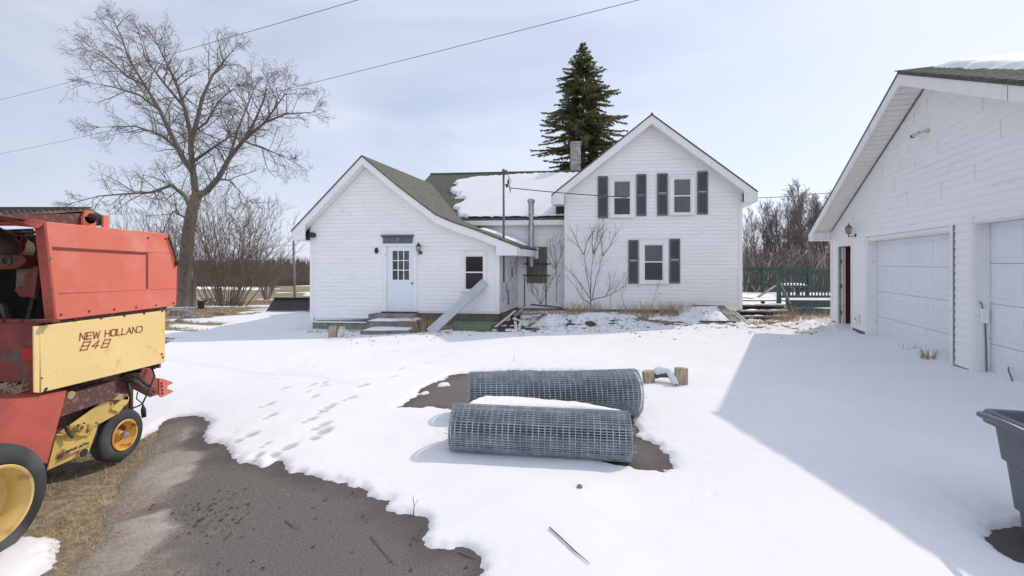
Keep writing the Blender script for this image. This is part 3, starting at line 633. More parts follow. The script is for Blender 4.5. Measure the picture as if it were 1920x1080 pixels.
# right gable
RH = Frame((1.83, 15.6), (1,-.1), (.25,1)); RL = 5.77
pL = [(-.42,4.02),(2.87,6.63)]; pR = [(2.87,6.63),(6.19,4.04)]
rL = lambda z: max(0, interp([(a,b-.17) for a,b in pL], z, 0)) if z > 4.0 else 0
rR = lambda z: min(RL, interp([(a,b-.17) for a,b in pR], z, 1)) if z > 4.0 else RL
zr = RH.uz(1222,579)[1]
siding(RH, zr, 6.44, rL, rR, .125, proud=.019).build('front_wall', SIDING, house)['label'] = 'white clapboard wall of the two storey right gable'
shell(RH, [(0,3.98),(2.87,6.42)], [(2.87,6.42),(RL,3.98)], zr, .004, 6.5).build('inner_wall', SIDING, house)
fo = MB(); fbox(fo, RH, .03, RL-.03, .03, 6.3, -.7, zr+.005); fo.build('foundation', BLOCK, house)
for cbq in ((-.03,.09),(RL-.09,RL+.03)): fbox(MB(), RH, cbq[0], cbq[1], -.035, .05, zr, 4.15).build('corner_board', TRIM, house, bevel=.004)
fbox(MB(), RH, .09, RL-.09, -.024, 0, zr-.03, zr+.015).build('drip_board', TRIM, house)
rf = roof_slab(RH, pL, .05, -.38, 6.9); r2 = roof_slab(RH, pR, .05, -.38, 6.9); rf.add(r2.v, r2.f); rf.tube([RH(2.87,-.39,6.62), RH(2.87,6.9,6.62)], .04, 6)
rf.build('roof', SHINGLE2, house)['label'] = 'dark roof of the two storey right gable'
fb = rake(RH, pL, .052, .27, -.36, -.325); r2 = rake(RH, pR, .052, .27, -.36, -.325); fb.add(r2.v, r2.f); fb.build('rake_board', TRIM, house)
sf = rake(RH, pL, .305, .012, -.325, -.002); r2 = rake(RH, pR, .305, .012, -.325, -.002); sf.add(r2.v, r2.f); sf.build('rake_soffit', TRIM, house)
fz = rake(RH, [(0,4.35),(2.87,6.63)], .32, .08, -.032, 0); r2 = rake(RH, [(2.87,6.63),(RL,4.37)], .32, .08, -.032, 0); fz.add(r2.v, r2.f); fz.build('frieze_board', TRIM, house)
for (a,b) in ((-.42,-.0),(RL,6.18)):
    ev = MB(); fbox(ev, RH, a, b, -.36, 6.9, 3.69, 3.70); fbox(ev, RH, a if a < 0 else b-.03, a+.03 if a < 0 else b, -.36, 6.9, 3.70, 3.98)
    ea, eb = (-.40, 0) if a < 0 else (6.16, RL); ev.prism([RH(ea,-.353,3.70), RH(eb,-.353,3.70), RH(eb,-.353,4.25), RH(ea,-.353,3.92)], RH.W*.026); ev.build('eave_board', TRIM, house)
window(RH, house, (1144,334,1188,407), (1152,341,1181,402), (CURTAIN, SCREEN), split=371, shutters=[(1121,331,1140,409),(1193,327,1212,405)])
window(RH, house, (1256,331,1302,402), (1264,337,1294,398), (CURTAIN, CURTAIN), split=367.5, shutters=[(1232,325.5,1252,404.5),(1307,322,1327,402)])
window(RH, house, (1199,449,1253,531), (1209,460,1242,525), (CURTAIN, SCREEN), split=491, shutters=[(1178,450,1197,532),(1255,448,1275,531)])
# service mast on the low roof
x0, y0 = LW(LEN+.03,.45,0).xy
ms = MB(); ms.tube([(x0,y0,.7),(x0,y0,4.55)], .036, 8); ms.lathe((x0,y0,4.5), (0,0,1), [(0,.036),(.02,.055),(.12,.062),(.16,.05),(.19,.0)], 12); ms.tube([(x0,y0,4.62),(x0+.1,y0-.03,4.6),(x0+.12,y0-.03,4.5)], .04, 8)
mast = ms.build('service_mast', CONDUIT, house, smooth=True)
m = MB()
for k in range(3): m.tube([(x0+.10,y0,4.52),(x0+.16+.04*k,y0,4.4-.05*k),(x0+.13+.03*k,y0,4.2),(x0+.2,y0,4.02-.05*k),(x0+.24,y0,4.1)], .009, 4)
m.build('drip_loop', BLACKM, mast)
m = MB(); m.tube([(x0,y0,4.18),(x0+.1,y0,4.18)], .018, 6); m.lathe((x0+.1,y0,4.1), (0,0,1), [(0,0),(0,.03),(.05,.04),(.1,.03),(.1,0)], 8); m.lathe((x0+.14,y0,4.2), (0,0,1), [(0,0),(0,.028),(.14,.028),(.14,0)], 8); m.build('insulator', BLACKM, mast)
mtr = MB(); fbox(mtr, RS, .3, .56, -.14, -.014, .62, 1.12); mtr.lathe(RS(.43,-.14,.92), -RS.W, [(0,.09),(.08,.09),(.1,.07),(.1,0)], 16); mtr.build('electric_meter_box', mat('meter_grey', (.45,.46,.47),(.36,.37,.38),scale=5,rough=.5), house, bevel=.006)
fbox(MB(), RS, .98, 1.05, -.05, -.022, .35, .95).build('dark_downpipe', CONDUIT, house); fbox(MB(), RS, 1.5, 1.56, -.05, -.022, 1.25, 1.6).build('dark_downpipe', CONDUIT, house)
# snow lying on the low roof and the middle roof
def roof_snow(name, fr, pfun, uu, vv, mask, th, label, parent=None):
    U_, V_ = np.meshgrid(uu, vv); s = mask(U_, V_); P = pfun(U_, V_); O = np.array(P[0]); n = P[1]
    t_ = np.where(s > 0, th*np.tanh(s/.08), np.clip(s*.5, -.05, 0))
    co = O+n*t_[..., None]
    ny, nx = U_.shape; i = np.arange((ny-1)*nx).reshape(ny-1, nx)[:, :-1].ravel(); q = np.stack([i, i+1, i+nx+1, i+nx], -1); k = (s > -.1).ravel(); q = q[k[q].any(1)]
    m_ = MB(); m_.v = [tuple(v) for v in co.reshape(-1,3)]; m_.f = [tuple(int(x) for x in r) for r in q]
    return m_.build(name, SNOW, None, smooth=True, label=label, cat='snow')
def mid_pf(U_, V_):       # V from 0 at the eave to 1 at the ridge
    O = np.zeros(U_.shape+(3,)); w_ = -.35+V_*(MRw+.35); z_ = ME+V_*(MRz-ME)
    for k in range(3): O[..., k] = MD.O[k]+MD.U[k]*U_+MD.W[k]*w_
    O[..., 2] += z_; n = Vector((0,0,1))*(MRw+.35)-MD.W*(MRz-ME); n.normalize(); return O, np.array(n)
def mid_mask(U_, V_):
    edge = np.interp(V_, [0,.12,.25,.38,.5,.62,.78,.86,.93,1], [1.4,1.4,1.25,1.35,1.1,.55,.35,.8,2.9,4.4])
    top = .94+.03*np.clip(U_-2,0,2)/2
    s = np.minimum(U_-edge, (top-V_)*3.0); s = np.minimum(s, V_*4+.10); s = np.minimum(s, mu1-.02-U_+.3)
    s = s+(fbm(U_*2.2, V_*9, 4, 81)-.5)*1.0*np.clip(1.6-(U_-1.2)*.9,.12,1)+(fbm(U_*9, V_*40, 3, 82)-.5)*.22
    return s
roof_snow('roof_snow', MD, mid_pf, np.arange(-.2, mu1-.05, .035), np.linspace(.0, 1, 110), mid_mask, .09, 'melting snow sheet on the middle roof of the farmhouse')
def low_pf(U_, V_):
    O = np.zeros(U_.shape+(3,)); z_ = np.interp(U_, [a for a,b in up], [b for a,b in up])
    for k in range(3): O[..., k] = LW.O[k]+LW.U[k]*U_+LW.W[k]*V_
    O[..., 2] += z_; return O, np.array((.3,0,.95))
roof_snow('roof_snow', LW, low_pf, np.arange(4.75,6.6,.05), np.arange(.9,2.5,.05), lambda a,b: np.minimum(np.minimum(a-4.95, 6.45-a), b-1.35)+(fbm(a*5,b*5,3,3)-.5)*.2, .07, 'narrow strip of snow on the low lean-to roof behind the mast')
# ------------------------------------------------------------------ garage
GF = Frame((8.85, 12.59), (-.336,-.942), (.942,-.336))
gar = empty('garage', (8.85, 12.59, 0), 'white vinyl sided garage with two overhead doors and a snowy roof', 'garage')
GW = 10.32; EZ = 2.58; PK = 5.03; gpL = [(-.46,EZ),(5.16,PK)]; gpR = [(5.16,PK),(GW+.46,EZ)]
gL = lambda z: max(0, interp([(a,b-.11) for a,b in gpL], z, 0)) if z > 2.6 else 0
gR = lambda z: min(GW, interp([(a,b-.11) for a,b in gpR], z, 1)) if z > 2.6 else GW
gu = lambda px: GF.uz(px, 500)[0]
d1a, d1b = gu(1628), gu(1785.5); d2a = gu(1829); d2b = d2a+2.95
wa, wb = gu(1574), gu(1597)
DT = 2.22; DT2 = GF.uz(1829,417)[1]; WT = GF.uz(1585,463)[1]; SB = GF.uz(1800,691)[1]
print('garage', d1a, d1b, d2a, wa, wb, DT2, WT, SB)
DT = GF.uz(1785,433)[1]
SB = .14
sd1 = siding(GF, SB, 4.93, gL, gR, .12, holes=[(wa-.03, wb+.03, -9, WT+.02), (d1a, d1b, -9, DT), (d2a, d2b, -9, DT2)], proud=.014, gap=.006)
front = sd1.build('front_wall', GSIDE, gar)
j = MB(); rr_ = random.Random(5)        # vertical lap joints of the vinyl strips
for k in range(26):
    z = SB+.12*rr_.randint(16, 38)
    a_, b_ = gL(z+.1)+.3, gR(z+.1)-.3
    if b_-a_ < .4: continue
    uu = rr_.uniform(a_, b_)
    j.prism([GF(uu,-.0145,z+.004), GF(uu+.5*0+.004,-.0145,z+.004), GF(uu+.004,-.0145,z+.235), GF(uu,-.0145,z+.235)], GF.W*-.002)
j.build('siding_joint', mat('joint_shadow_line', (.45,.46,.48),(.5,.5,.52),rough=.6), gar)['kind'] = 'stuff'
# core behind siding (butted pieces so that the openings stay open)
core = MB()
for (a,b,z0,z1) in ((.0,wa-.03,-.6,2.5),(wb+.03,d1a,-.6,2.5),(wa-.03,wb+.03,WT+.02,2.5),(d1b,d2a,-.6,2.5),(d1a,d1b,DT,2.5),(d2a,d2b,DT2,2.5),(d2b,GW,-.6,2.5)):
    fbox(core, GF, a, b, .003, .15, z0, z1)
core.prism([GF(0,.003,2.5), GF(GW,.003,2.5), GF(GW,.003,2.6), GF(5.16,.003,4.9), GF(0,.003,2.6)], GF.W*.15)
fbox(core, GF, 0, .15, .15, 8, -.6, 2.6); fbox(core, GF, GW-.15, GW, .15, 8, -.6, 2.6)
core.prism([GF(0,7.9,-.6), GF(GW,7.9,-.6), GF(GW,7.9,2.6), GF(5.16,7.9,4.9), GF(0,7.9,2.6)], GF.W*.15)
core.build('inner_wall', GSIDE, gar)
for (a,b) in ((0,wa-.06),(wb+.09,d1a-.09),(d1b+.03,d2a-.09)): fbox(MB(), GF, a+.01, b, -.008, .0028, -.6, SB).build('foundation', BLOCK, gar)
cbn = MB(); fbox(cbn, GF, -.03, .08, -.03, .0, -.02, 2.62); fbox(cbn, GF, -.03, .0, 0.0, .09, -.02, 2.5); cbn.build('corner_post', TRIM, gar, bevel=.004)
rf = roof_slab(GF, gpL, .045, -.455, 8.4); r2 = roof_slab(GF, gpR, .05, -.47, 8.4); rf.add(r2.v, r2.f)
rr_ = random.Random(9)
uu = 5.2
while uu < 10.6:                          # ragged shingle edge and courses along the rake
    zz = PK-(uu-5.16)*(PK-EZ)/5.62
    fr_ = MB()
    for ww in np.arange(-.485, 3.2, .3):
        e_ = rr_.uniform(0,.012); o_ = rr_.uniform(-.02,.02)
        rf.prism([GF(uu-.10,ww+o_,zz+.043+.012), GF(uu+.13,ww+o_,zz+.013-.045+.0), GF(uu+.13,ww+o_,zz-.045-.012), GF(uu-.10,ww+o_,zz+.043)], GF.W*(.29))
    uu += .13
rf.build('roof', SHINGLE2, gar)
fb = rake(GF, gpL, .052, .19, -.45, -.42); r2 = rake(GF, gpR, .052, .19, -.45, -.42); fb.add(r2.v, r2.f); fb.build('rake_fascia', TRIM, gar)
for uu in (1.6, 3.9, 7.9): MB().prism([GF(uu,-.4515,EZ+(uu+.46)*.436-.06 if uu < 5.16 else PK-(uu-5.16)*.436-.06), GF(uu+.004,-.4515,EZ+(uu+.46)*.436-.06 if uu < 5.16 else PK-(uu-5.16)*.436-.06), GF(uu+.004,-.4515,EZ+(uu+.46)*.436-.24 if uu < 5.16 else PK-(uu-5.16)*.436-.24), GF(uu,-.4515,EZ+(uu+.46)*.436-.24 if uu < 5.16 else PK-(uu-5.16)*.436-.24)], GF.W*-.002).build('fascia_seam', CONDUIT, gar)
m = MB(); n = 84                          # soffit made of narrow vinyl strips
for side in (0,1):
    P_ = gpL if side == 0 else gpR
    for i in range(n//2):
        a = P_[0][0]+(P_[1][0]-P_[0][0])*i/(n/2); b = P_[0][0]+(P_[1][0]-P_[0][0])*(i+.9)/(n/2)
        za = P_[0][1]+(P_[1][1]-P_[0][1])*i/(n/2)-.20; zb_ = P_[0][1]+(P_[1][1]-P_[0][1])*(i+.9)/(n/2)-.20
        m.prism([GF(a,-.42,za), GF(b,-.42,zb_), GF(b,-.42,zb_+.012), GF(a,-.42,za+.012)], GF.W*.40)
m.build('rake_soffit', SOFFIT, gar)
m = MB()
for P_ in (gpL, gpR): m.prism([GF(P_[0][0],-.42,P_[0][1]-.185), GF(P_[1][0],-.42,P_[1][1]-.185), GF(P_[1][0],-.42,P_[1][1]-.178), GF(P_[0][0],-.42,P_[0][1]-.178)], GF.W*.42)
m.build('soffit_backing', TRIM, gar)
m = MB()
for P_ in (gpL, gpR):
    q = [(a,b-.205) for a,b in P_]; q2 = [(max(0,min(GW,a)), 0) for a,b in q]
    (a,za),(b,zb_) = q
    m.prism([GF(a,-.034,za), GF(b,-.034,zb_), GF(b,-.034,zb_-.014), GF(a,-.034,za-.014)], GF.W*.02)
m.build('soffit_channel', CONDUIT, gar)
ev = MB(); fbox(ev, GF, -.46, -.43, -.45, 8.3, EZ-.24, EZ-.06); fbox(ev, GF, -.43, -.035, -.42, 8.3, EZ-.24, EZ-.225)
ev.prism([GF(-.43,-.45,EZ-.24), GF(.0,-.45,EZ-.24), GF(.0,-.45,EZ-.002), GF(-.43,-.45,EZ-.188)], GF.W*.028); fbox(ev, GF, -.012, .0, -.42, -.036, EZ-.214, EZ-.01); fbox(ev, GF, -.43, .0, -.42, -.035, EZ-.2245, EZ-.215)
ev.build('eave_box', TRIM, gar)
# overhead doors
def overhead(u0, u1, top, name, label, cols):
    rec = .16; p0 = MB()
    fbox(p0, GF, u0, u0+.02, -.02, rec, -.4, top); fbox(p0, GF, u1-.02, u1, -.02, rec, -.4, top); fbox(p0, GF, u0+.02, u1-.02, -.02, rec, top-.02, top)
    fbox(p0, GF, u0-.085, u0, -.034, -.0, -.1, top+.09); fbox(p0, GF, u1, u1+.05, -.034, -.0, -.1, top+.09); fbox(p0, GF, u0, u1, -.034, 0, top, top+.06)
    d = p0.build(name, TRIM, gar, bevel=.004); d['label'] = label
    zb0 = -.02; hh = (top-.02-zb0)/4
    for r_ in range(4):
        z0, z1 = zb0+r_*hh+.003, zb0+(r_+1)*hh-.003; m = MB()
        fbox(m, GF, u0+.02, u1-.02, rec-.0, rec+.04, z0, z1)
        cw = (u1-u0-.1)/cols
        for c_ in range(cols):
            a, b = u0+.05+c_*cw+.09, u0+.05+(c_+1)*cw-.09
            vs = []
            for (e, dd_) in ((0,0),(.018,-.007),(.034,-.007),(.055,-.001)):
                vs += [GF(a+e,rec-.001+dd_,z0+.08+e), GF(b-e,rec-.001+dd_,z0+.08+e), GF(b-e,rec-.001+dd_,z1-.08-e), GF(a+e,rec-.001+dd_,z1-.08-e)]
            m.add(vs, [(4*i+k, 4*i+(k+1)%4, 4*i+4+(k+1)%4, 4*i+4+k) for i in range(3) for k in range(4)]+[(12,13,14,15)])
        m.build('door_panel', GDOOR, d)
    m = MB(); fbox(m, GF, u0+.02, u1-.02, rec+.03, rec+.045, -.3, top-.02); m.build('backing', CONC, d)
    return d
overhead(d1a, d1b, DT, 'overhead_door', 'farther closed overhead door', 4)
od2 = overhead(d2a, d2b, DT2, 'overhead_door', 'nearer closed overhead door cut by the picture edge', 4)
m = MB(); fbox(m, GF, d1b+.05, d1b+.075, -.038, .0, SB-.14, DT+.1); m.build('corner_trim', TRIM, gar)
m = MB(); fbox(m, GF, d1b+.076, d1b+.086, -.022, -.0, SB, DT+.08); m.build('trim_gap', CONDUIT, gar)
# cable box beside the nearer door
uu, zz = GF.uz(1847, 594); uu = d2a+.15*0+.05
m = MB(); fbox(m, GF, d2a+.021, d2a+.055, .04, .13, zz-.11, zz+.10); bx = m.build('latch_box', TRIM, gar, bevel=.01)
MB().tube([GF(d2a+.04,.09,zz-.1), GF(d2a+.035,.10,.6), GF(d2a+.04,.11,.0)], .010, 6).build('cable', CONDUIT, bx)
MB().tube([GF(d2a+.04,.06,zz+.1), GF(d2a+.045,.05,zz+.17), GF(d2a+.03,.03,zz+.2)], .008, 6).build('hook', CONDUIT, bx)
m = MB(); u_ = GF.uz(1905,712,.15)[0]; m.tube([GF(u_-.12,.14,.30), GF(u_-.05,.10,.28), GF(u_+.3,.02,-.02), GF(u_+.5,-.1,.0)], .009, 5); m.build('bottom_cable', CONDUIT, od2)
# walk door: open towards the inside
wd = MB(); fbox(wd, GF, wa-.03-.07, wa-.03, -.034, 0, -.05, WT+.1); fbox(wd, GF, wb+.03, wb+.09, -.034, 0, -.05, WT+.1); fbox(wd, GF, wa-.03, wb+.03, -.034, 0, WT+.02, WT+.1)
wdo = wd.build('walk_door', TRIM, gar, bevel=.003); wdo['label'] = 'open narrow doorway with a dark red door inside'
m = MB(); fbox(m, GF, wa-.029, wa-.01, 0, .15, -.2, WT+.019); fbox(m, GF, wb+.01, wb+.029, 0, .15, -.2, WT+.019); m.build('jamb', WEATH, wdo)
m = MB(); fbox(m, GF, wa-.009, wa+.012, .045, .085, -.05, WT); m.build('storm_door_edge', TRIM, wdo)
for z in (.35, 1.05, 1.7): fbox(MB(), GF, wa-.0095, wa+.03, .028, .044, z, z+.10).build('hinge', BLACKM, wdo)
m = MB(); fbox(m, GF, wa+.035, wa+.07, .115, 1.0, -.05, WT); m.build('inner_door', INTRED, wdo)
m = MB(); fbox(m, GF, wa+.035, wa+.07, .095, .113, -.05, WT); m.build('door_edge', TRIM, wdo)
m = MB(); m.tube([GF(wb-.06,.12,.0), GF(wb-.02,.05,.45)], .02, 6); m.build('orange_handle', mat('orange_plastic',(.45,.12,.03),(.35,.09,.02)), wdo)
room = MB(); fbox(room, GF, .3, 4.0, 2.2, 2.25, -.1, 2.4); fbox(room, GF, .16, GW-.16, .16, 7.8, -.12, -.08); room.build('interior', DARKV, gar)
gu_ , gz_ = GF.uz(1603, 440)
lantern(GF, 1605, 441, gar, 'wall_lantern', BRASS, 1.05)
uu, zz = GF.uz(1611, 598); m = MB(); fbox(m, GF, uu-.11, uu+.09, -.045, -.014, zz-.1, zz+.1); m.lathe(GF(uu-.02,-.045,zz+.0), -GF.W, [(0,.055),(.03,.05),(.03,.0)], 14)
ob = m.build('dryer_vent', TRIM, gar, bevel=.008); m = MB(); m.lathe(GF(uu-.02,-.0765,zz), -GF.W, [(0,.0),(0,.03)], 12); m.build('vent_opening', BLACKM, ob)
# security camera in the gable
uu, zz = GF.uz(1742, 244); m = MB(); m.lathe(GF(uu,-.014,zz), -GF.W, [(0,.045),(.012,.045),(.02,.02),(.02,0)], 12); m.tube([GF(uu,-.02,zz), GF(uu,-.07,zz-.01), GF(uu-.10,-.10,zz-.015)], .013, 8)
m.lathe(GF(uu-.08,-.10,zz-.005), -GF.U-GF.W*.25-Vector((0,0,.18)), [(0,0),(0,.028),(.12,.032),(.13,.036)], 12)
ob = m.build('security_camera', CAMW, gar, smooth=35)
MB().lathe(GF(uu-.08,-.10,zz-.005), -GF.U-GF.W*.25-Vector((0,0,.18)), [(.125,.034),(.165,.036),(.165,.0)], 12).build('camera_lens', BLACKM, ob, smooth=35)
# snow on the garage roof
def gr_pf(U_, V_):
    O = np.zeros(U_.shape+(3,)); z_ = PK-(U_-5.16)*(PK-EZ)/5.62+.03
    for k in range(3): O[..., k] = GF.O[k]+GF.U[k]*U_+GF.W[k]*V_
    O[..., 2] += z_; n = Vector((0,0,1))*5.62+GF.U*(PK-EZ); n.normalize(); return O, np.array(n)
roof_snow('roof_snow', GF, gr_pf, np.arange(5.15,10.7,.05), np.arange(-.5,8.3,.05), lambda a,b: np.minimum(b-.02-.10*np.sin(a*2), a-5.42)+(fbm(a*3,b*3,4,91)-.5)*.35, .085, 'thick snow on the near slope of the garage roof')

# ------------------------------------------------------------------ deck behind the farmhouse
deck = empty('deck', (8.2,17,0), 'green wooden deck with snowy floor between farmhouse and garage', 'deck')
DZ = CH-(563-HY)/F*16.6; YF = 16.6; YB = 20.4; XL = 7.6; XR = 13.4
m = MB()
for i in range(26): yy = YF+.02+i*.146; m.box((XL,yy,DZ-.04),(XR,yy+.138,DZ))
m.build('floor', WEATH, deck)
m = MB(); Xg, Yg = np.meshgrid(np.linspace(XL+.03,XR,90), np.linspace(YF+.03,YB,60)); dz_ = .05*np.clip((fbm(Xg*2.5,Yg*2,3,7)-.25)*4,-.3,1)*np.clip((Yg-YF)*4,0,1)
i = np.arange(59*90).reshape(59,90)[:, :-1].ravel(); m.v = list(zip(Xg.ravel().tolist(), Yg.ravel().tolist(), (DZ+dz_).ravel().tolist())); m.f = [(int(k),int(k+1),int(k+91),int(k+90)) for k in i]
m.build('deck_snow', SNOW, None, smooth=True, label='snow sheet on the floor of the green deck', cat='snow')
nx = (1462-CX)/F*YF; x_s1 = (1478-CX)/F*YF
def rail(a, b, top, bot, sp, par, width=.035):
    a = Vector(a); b = Vector(b); n_ = int((b-a).length/sp)
    m = MB(); m.bar(a+Vector((0,0,top)), b+Vector((0,0,top)), .14, .04); m.bar(a+Vector((0,0,top-.09)), b+Vector((0,0,top-.09)), .04, .09)
    m.bar(a+Vector((0,0,bot)), b+Vector((0,0,bot)), .04, .09); m.build('rail', GREENP, par)
    base = None
    for i in range(n_):
        p_ = a+(b-a)*((i+.5)/n_)
        if base is None:
            mm = MB(); mm.box((-width/2,-width/2,bot),(width/2,width/2,top-.12)); base = mm.build('baluster', GREENP, par); base.location = p_
        else:
            c_ = base.copy(); C.objects.link(c_); c_.parent = par; c_.location = p_
TOP = CH-(505-HY)/F*YF-.0
rail((nx+.1,YF+.06,0), (XR,YF+.06,0), TOP, DZ+.13, .115, deck)
rail((XL-1.2,YB,0), (XR,YB,0), TOP+.05, DZ+.42, .125, deck)
for (x,y,z0,z1) in ((nx,YF+.05,-.6,TOP-.03),(nx+2.0,YF+.05,-.6,TOP-.03),((1429-CX)/F*YB,YB-.05,-.6,TOP+.02),(XR-.1,YB-.05,-.6,TOP+.02)):
    MB().box((x-.06,y-.06,z0),(x+.06,y+.06,z1)).build('post', GREENP, deck, bevel=.005)
MB().box((x_s1,YF-.03,DZ-.26),(XR,YF,DZ-.005)).build('fascia_board', GREENP, deck)
m = MB(); 
for i in range(44):
    x = x_s1+i*.12
    m.bar((x,YF+.01,DZ-.3),(x+.6,YF+.012,DZ-.95),.035,.008,up=(0,1,0)); m.bar((x+.6,YF+.03,DZ-.3),(x,YF+.032,DZ-.95),.035,.008,up=(0,1,0))
m.build('lattice_skirt', GREENP, deck)
MB().bar(at(1459,523,YF-.1), at(1482,572,YF-1.1), .09, .04, up=(1,0,0)).build('stair_rail', GREENP, deck)
MB().bar(at(1475,560,YF-.5), at(1490,618,YF-1.3)+Vector((0,0,.2)), .22, .04, up=(1,0,0)).build('stair_stringer', GREENP, deck)
steps_y = [(571,16.35),(582,16.05),(592.5,15.75)]
sx0 = 7.55
for k,(py,yy) in enumerate(steps_y):
    z = CH-(py-HY)/F*(yy-.0); MB().box((sx0,yy-.14,z-.045),((1476+k*3-CX)/F*yy,yy+.16,z)).build('step', WEATH, deck, bevel=.004)
    MB().box((sx0,yy+.13,z-.26),((1474+k*3-CX)/F*yy,yy+.155,z-.05)).build('gap_shade', BLACKM, deck)  # black board added under each tread to imitate the shaded gap
    Xg, Yg = np.meshgrid(np.linspace(sx0+.04,(1470+k*3-CX)/F*yy,40), np.linspace(yy-.13,yy+.15,6)); dz_ = .006+.035*np.clip((fbm(Xg*4+k*9,Yg*4,3,7)-.40)*5,-.3,1)*np.array([.3,1,1,1,1,.5])[:,None]
    m = MB(); i = np.arange(5*40).reshape(5,40)[:, :-1].ravel(); m.v = list(zip(Xg.ravel().tolist(), Yg.ravel().tolist(), (z+dz_).ravel().tolist())); m.f = [(int(q_),int(q_+1),int(q_+41),int(q_+40)) for q_ in i]
    m.build('step_snow', SNOW, None, smooth=True, label='thin snow strip on the %s step of the deck stairs' % ('top','middle','bottom')[k], cat='snow')
# table and planks on the deck
tb = empty('patio_table', (at(1487,545,18.3).x, 18.3, DZ), 'small dark snow topped table behind the deck railing', 'table')
c = tb.location; MB().box((c.x-.42,c.y-.35,DZ+.42),(c.x+.42,c.y+.35,DZ+.47)).build('tabletop', BLACKM, tb, bevel=.01)
for sx_ in (-1,1):
    for sy_ in (-1,1): MB().box((c.x+sx_*.36-.03,c.y+sy_*.3-.03,DZ+.02),(c.x+sx_*.36+.03,c.y+sy_*.3+.03,DZ+.42)).build('leg', BLACKM, tb)
m = MB(); m.lathe((c.x,c.y,DZ+.47), (0,0,1), [(0,.5),(.05,.47),(.08,.3),(.09,.0)], 16); m.v = [(a,c.y+(b-c.y)*.75,z) for a,b,z in m.v]; m.build('table_snow', SNOW, None, smooth=True, label='snow pad on the small table behind the railing', cat='snow')
def board(name, a, b, wd, th, m, label, cat='board', group=None, up=(0,0,1)):
    a = Vector(a); b = Vector(b); q = MB(); q.bar(a, b, wd, th, up); return q.build(name, m, None, bevel=.004, label=label, cat=cat, group=group, loc=tuple((a+b)/2))
board('plank', at(1421,557,17.2), at(1456,535,17.6), .12, .03, WEATH, 'grey plank lying slanted on the snowy deck against the post', 'plank')
board('plank', at(1392,559,17.2)+Vector((0,0,.02)), at(1440,563,17.0)+Vector((0,0,.03)), .10, .03, WEATH, 'grey plank lying flat on the deck above the steps', 'plank')

# ------------------------------------------------------------------ concrete steps, leaning board, green box, stump
st = empty('concrete_steps', (-3.9, 13.9, -.3), 'three snowy concrete steps below the blue front door', 'steps')
u0 = LW.uz(704,590)[0]; u1 = LW.uz(792,590)[0]; zt = dz0-.045
fbox(MB(), LW, u0, u1-.12, -.42, .02, -.55, zt).build('step', CONC, st, bevel=.015)
def stepat(pxl, pxr, pyt, pyb, yf, dep, label):
    a = at(pxl, pyt, yf); b = at(pxr, pyt, yf-.1); zt_ = a.z; vs = [a, b, b+Vector((.1,dep,0)), a+Vector((.1,dep,0))]
    m = MB().prism([v-Vector((0,0,.55)) for v in vs], (0,0,.55)); m.build('step', CONC, st, bevel=.02)
    nx_, ny_ = 50, 12; q = MB()
    for j in range(ny_):
        for i in range(nx_):
            s_, t__ = i/(nx_-1), j/(ny_-1); p_ = vs[0].lerp(vs[1], s_).lerp(vs[3].lerp(vs[2], s_), t__)
            e = min(s_*8, (1-s_)*8, t__*4+.15, 1); q.v.append((p_.x, p_.y, zt_-.01+.06*max(0,min(1,e))*(.6+.6*float(fbm(np.array(p_.x*5),np.array(p_.y*5),3,5)))))
    q.f = [(j*nx_+i, j*nx_+i+1, (j+1)*nx_+i+1, (j+1)*nx_+i) for j in range(ny_-1) for i in range(nx_-1)]
    q.build('step_snow', SNOW, None, smooth=True, label=label, cat='snow')
stepat(686, 781, 602, 617, 13.45, .60, 'snow on the middle concrete step under the blue door')
stepat(675, 768, 619.5, 627, 12.95, .55, 'snow on the lowest concrete step in front of the blue door')
top_ = at(910,528,14.0)+Vector((0,-.14,0)); gx, gy = gp(806,627); bot_ = Vector((gx, gy, sz(gx,gy)+.02))
m = MB(); d_ = (top_-bot_); sidev = d_.cross(Vector((0,-1,.2))).normalized(); nn = sidev.cross(d_).normalized()
m.obox((top_+bot_)/2, sidev*.13, d_/2, nn*.012); m.obox((top_+bot_)/2+sidev*.12-nn*.03, sidev*.01, d_/2*.999, nn*.03)
m.build('leaning_board', mat('grey_white_board', (.50,.51,.53),(.44,.45,.47),scale=3,rough=.6,c3=(.33,.33,.33),s3=7,p3=(.6,.72)), None, bevel=.003, label='long white board leaning from the snow against the small window', cat='board', loc=tuple(bot_))
gx, gy = gp(880,617); m = MB(); P1 = gp(848,622); P2 = gp(918,624); zg = -.28
m.prism([(P1[0],P1[1],zg),(P2[0],P2[1],zg),(P2[0]+.25,P2[1]+.95,zg),(P1[0]+.0,P1[1]+.95,zg)], (0,0,.24))
gb = m.build('green_platform', GREENBOX, None, bevel=.02, label='low faded green wooden box under the small window', cat='box', loc=(P1[0],P1[1],zg))
gx, gy = gp(629,637); z0 = sz(gx,gy)-.05
def logmesh(c, ax, r, h, cut=None, seed=0, n=20):
    c = Vector(c); ax = Vector(ax).normalized(); x = ax.orthogonal().normalized(); y = ax.cross(x); rg = random.Random(seed); rr = [r*(1+rg.uniform(-.07,.07)) for _ in range(n)]
    m = MB(); vs = []
    for hh in (0,.25,.5,.75,1):
        for k in range(n):
            a = math.tau*k/n; q = x*math.cos(a)*rr[k]*(1+rg.uniform(-.02,.02))+y*math.sin(a)*rr[k]
            if cut is not None and q.dot(cut[0]) > cut[1]: q -= cut[0]*(q.dot(cut[0])-cut[1])
            vs.append(c+ax*h*hh+q)
    m.add(vs, [(i*n+k, i*n+(k+1)%n, (i+1)*n+(k+1)%n, (i+1)*n+k) for i in range(4) for k in range(n)]+[tuple(range(n-1,-1,-1)), tuple(range(4*n,5*n))]); return m
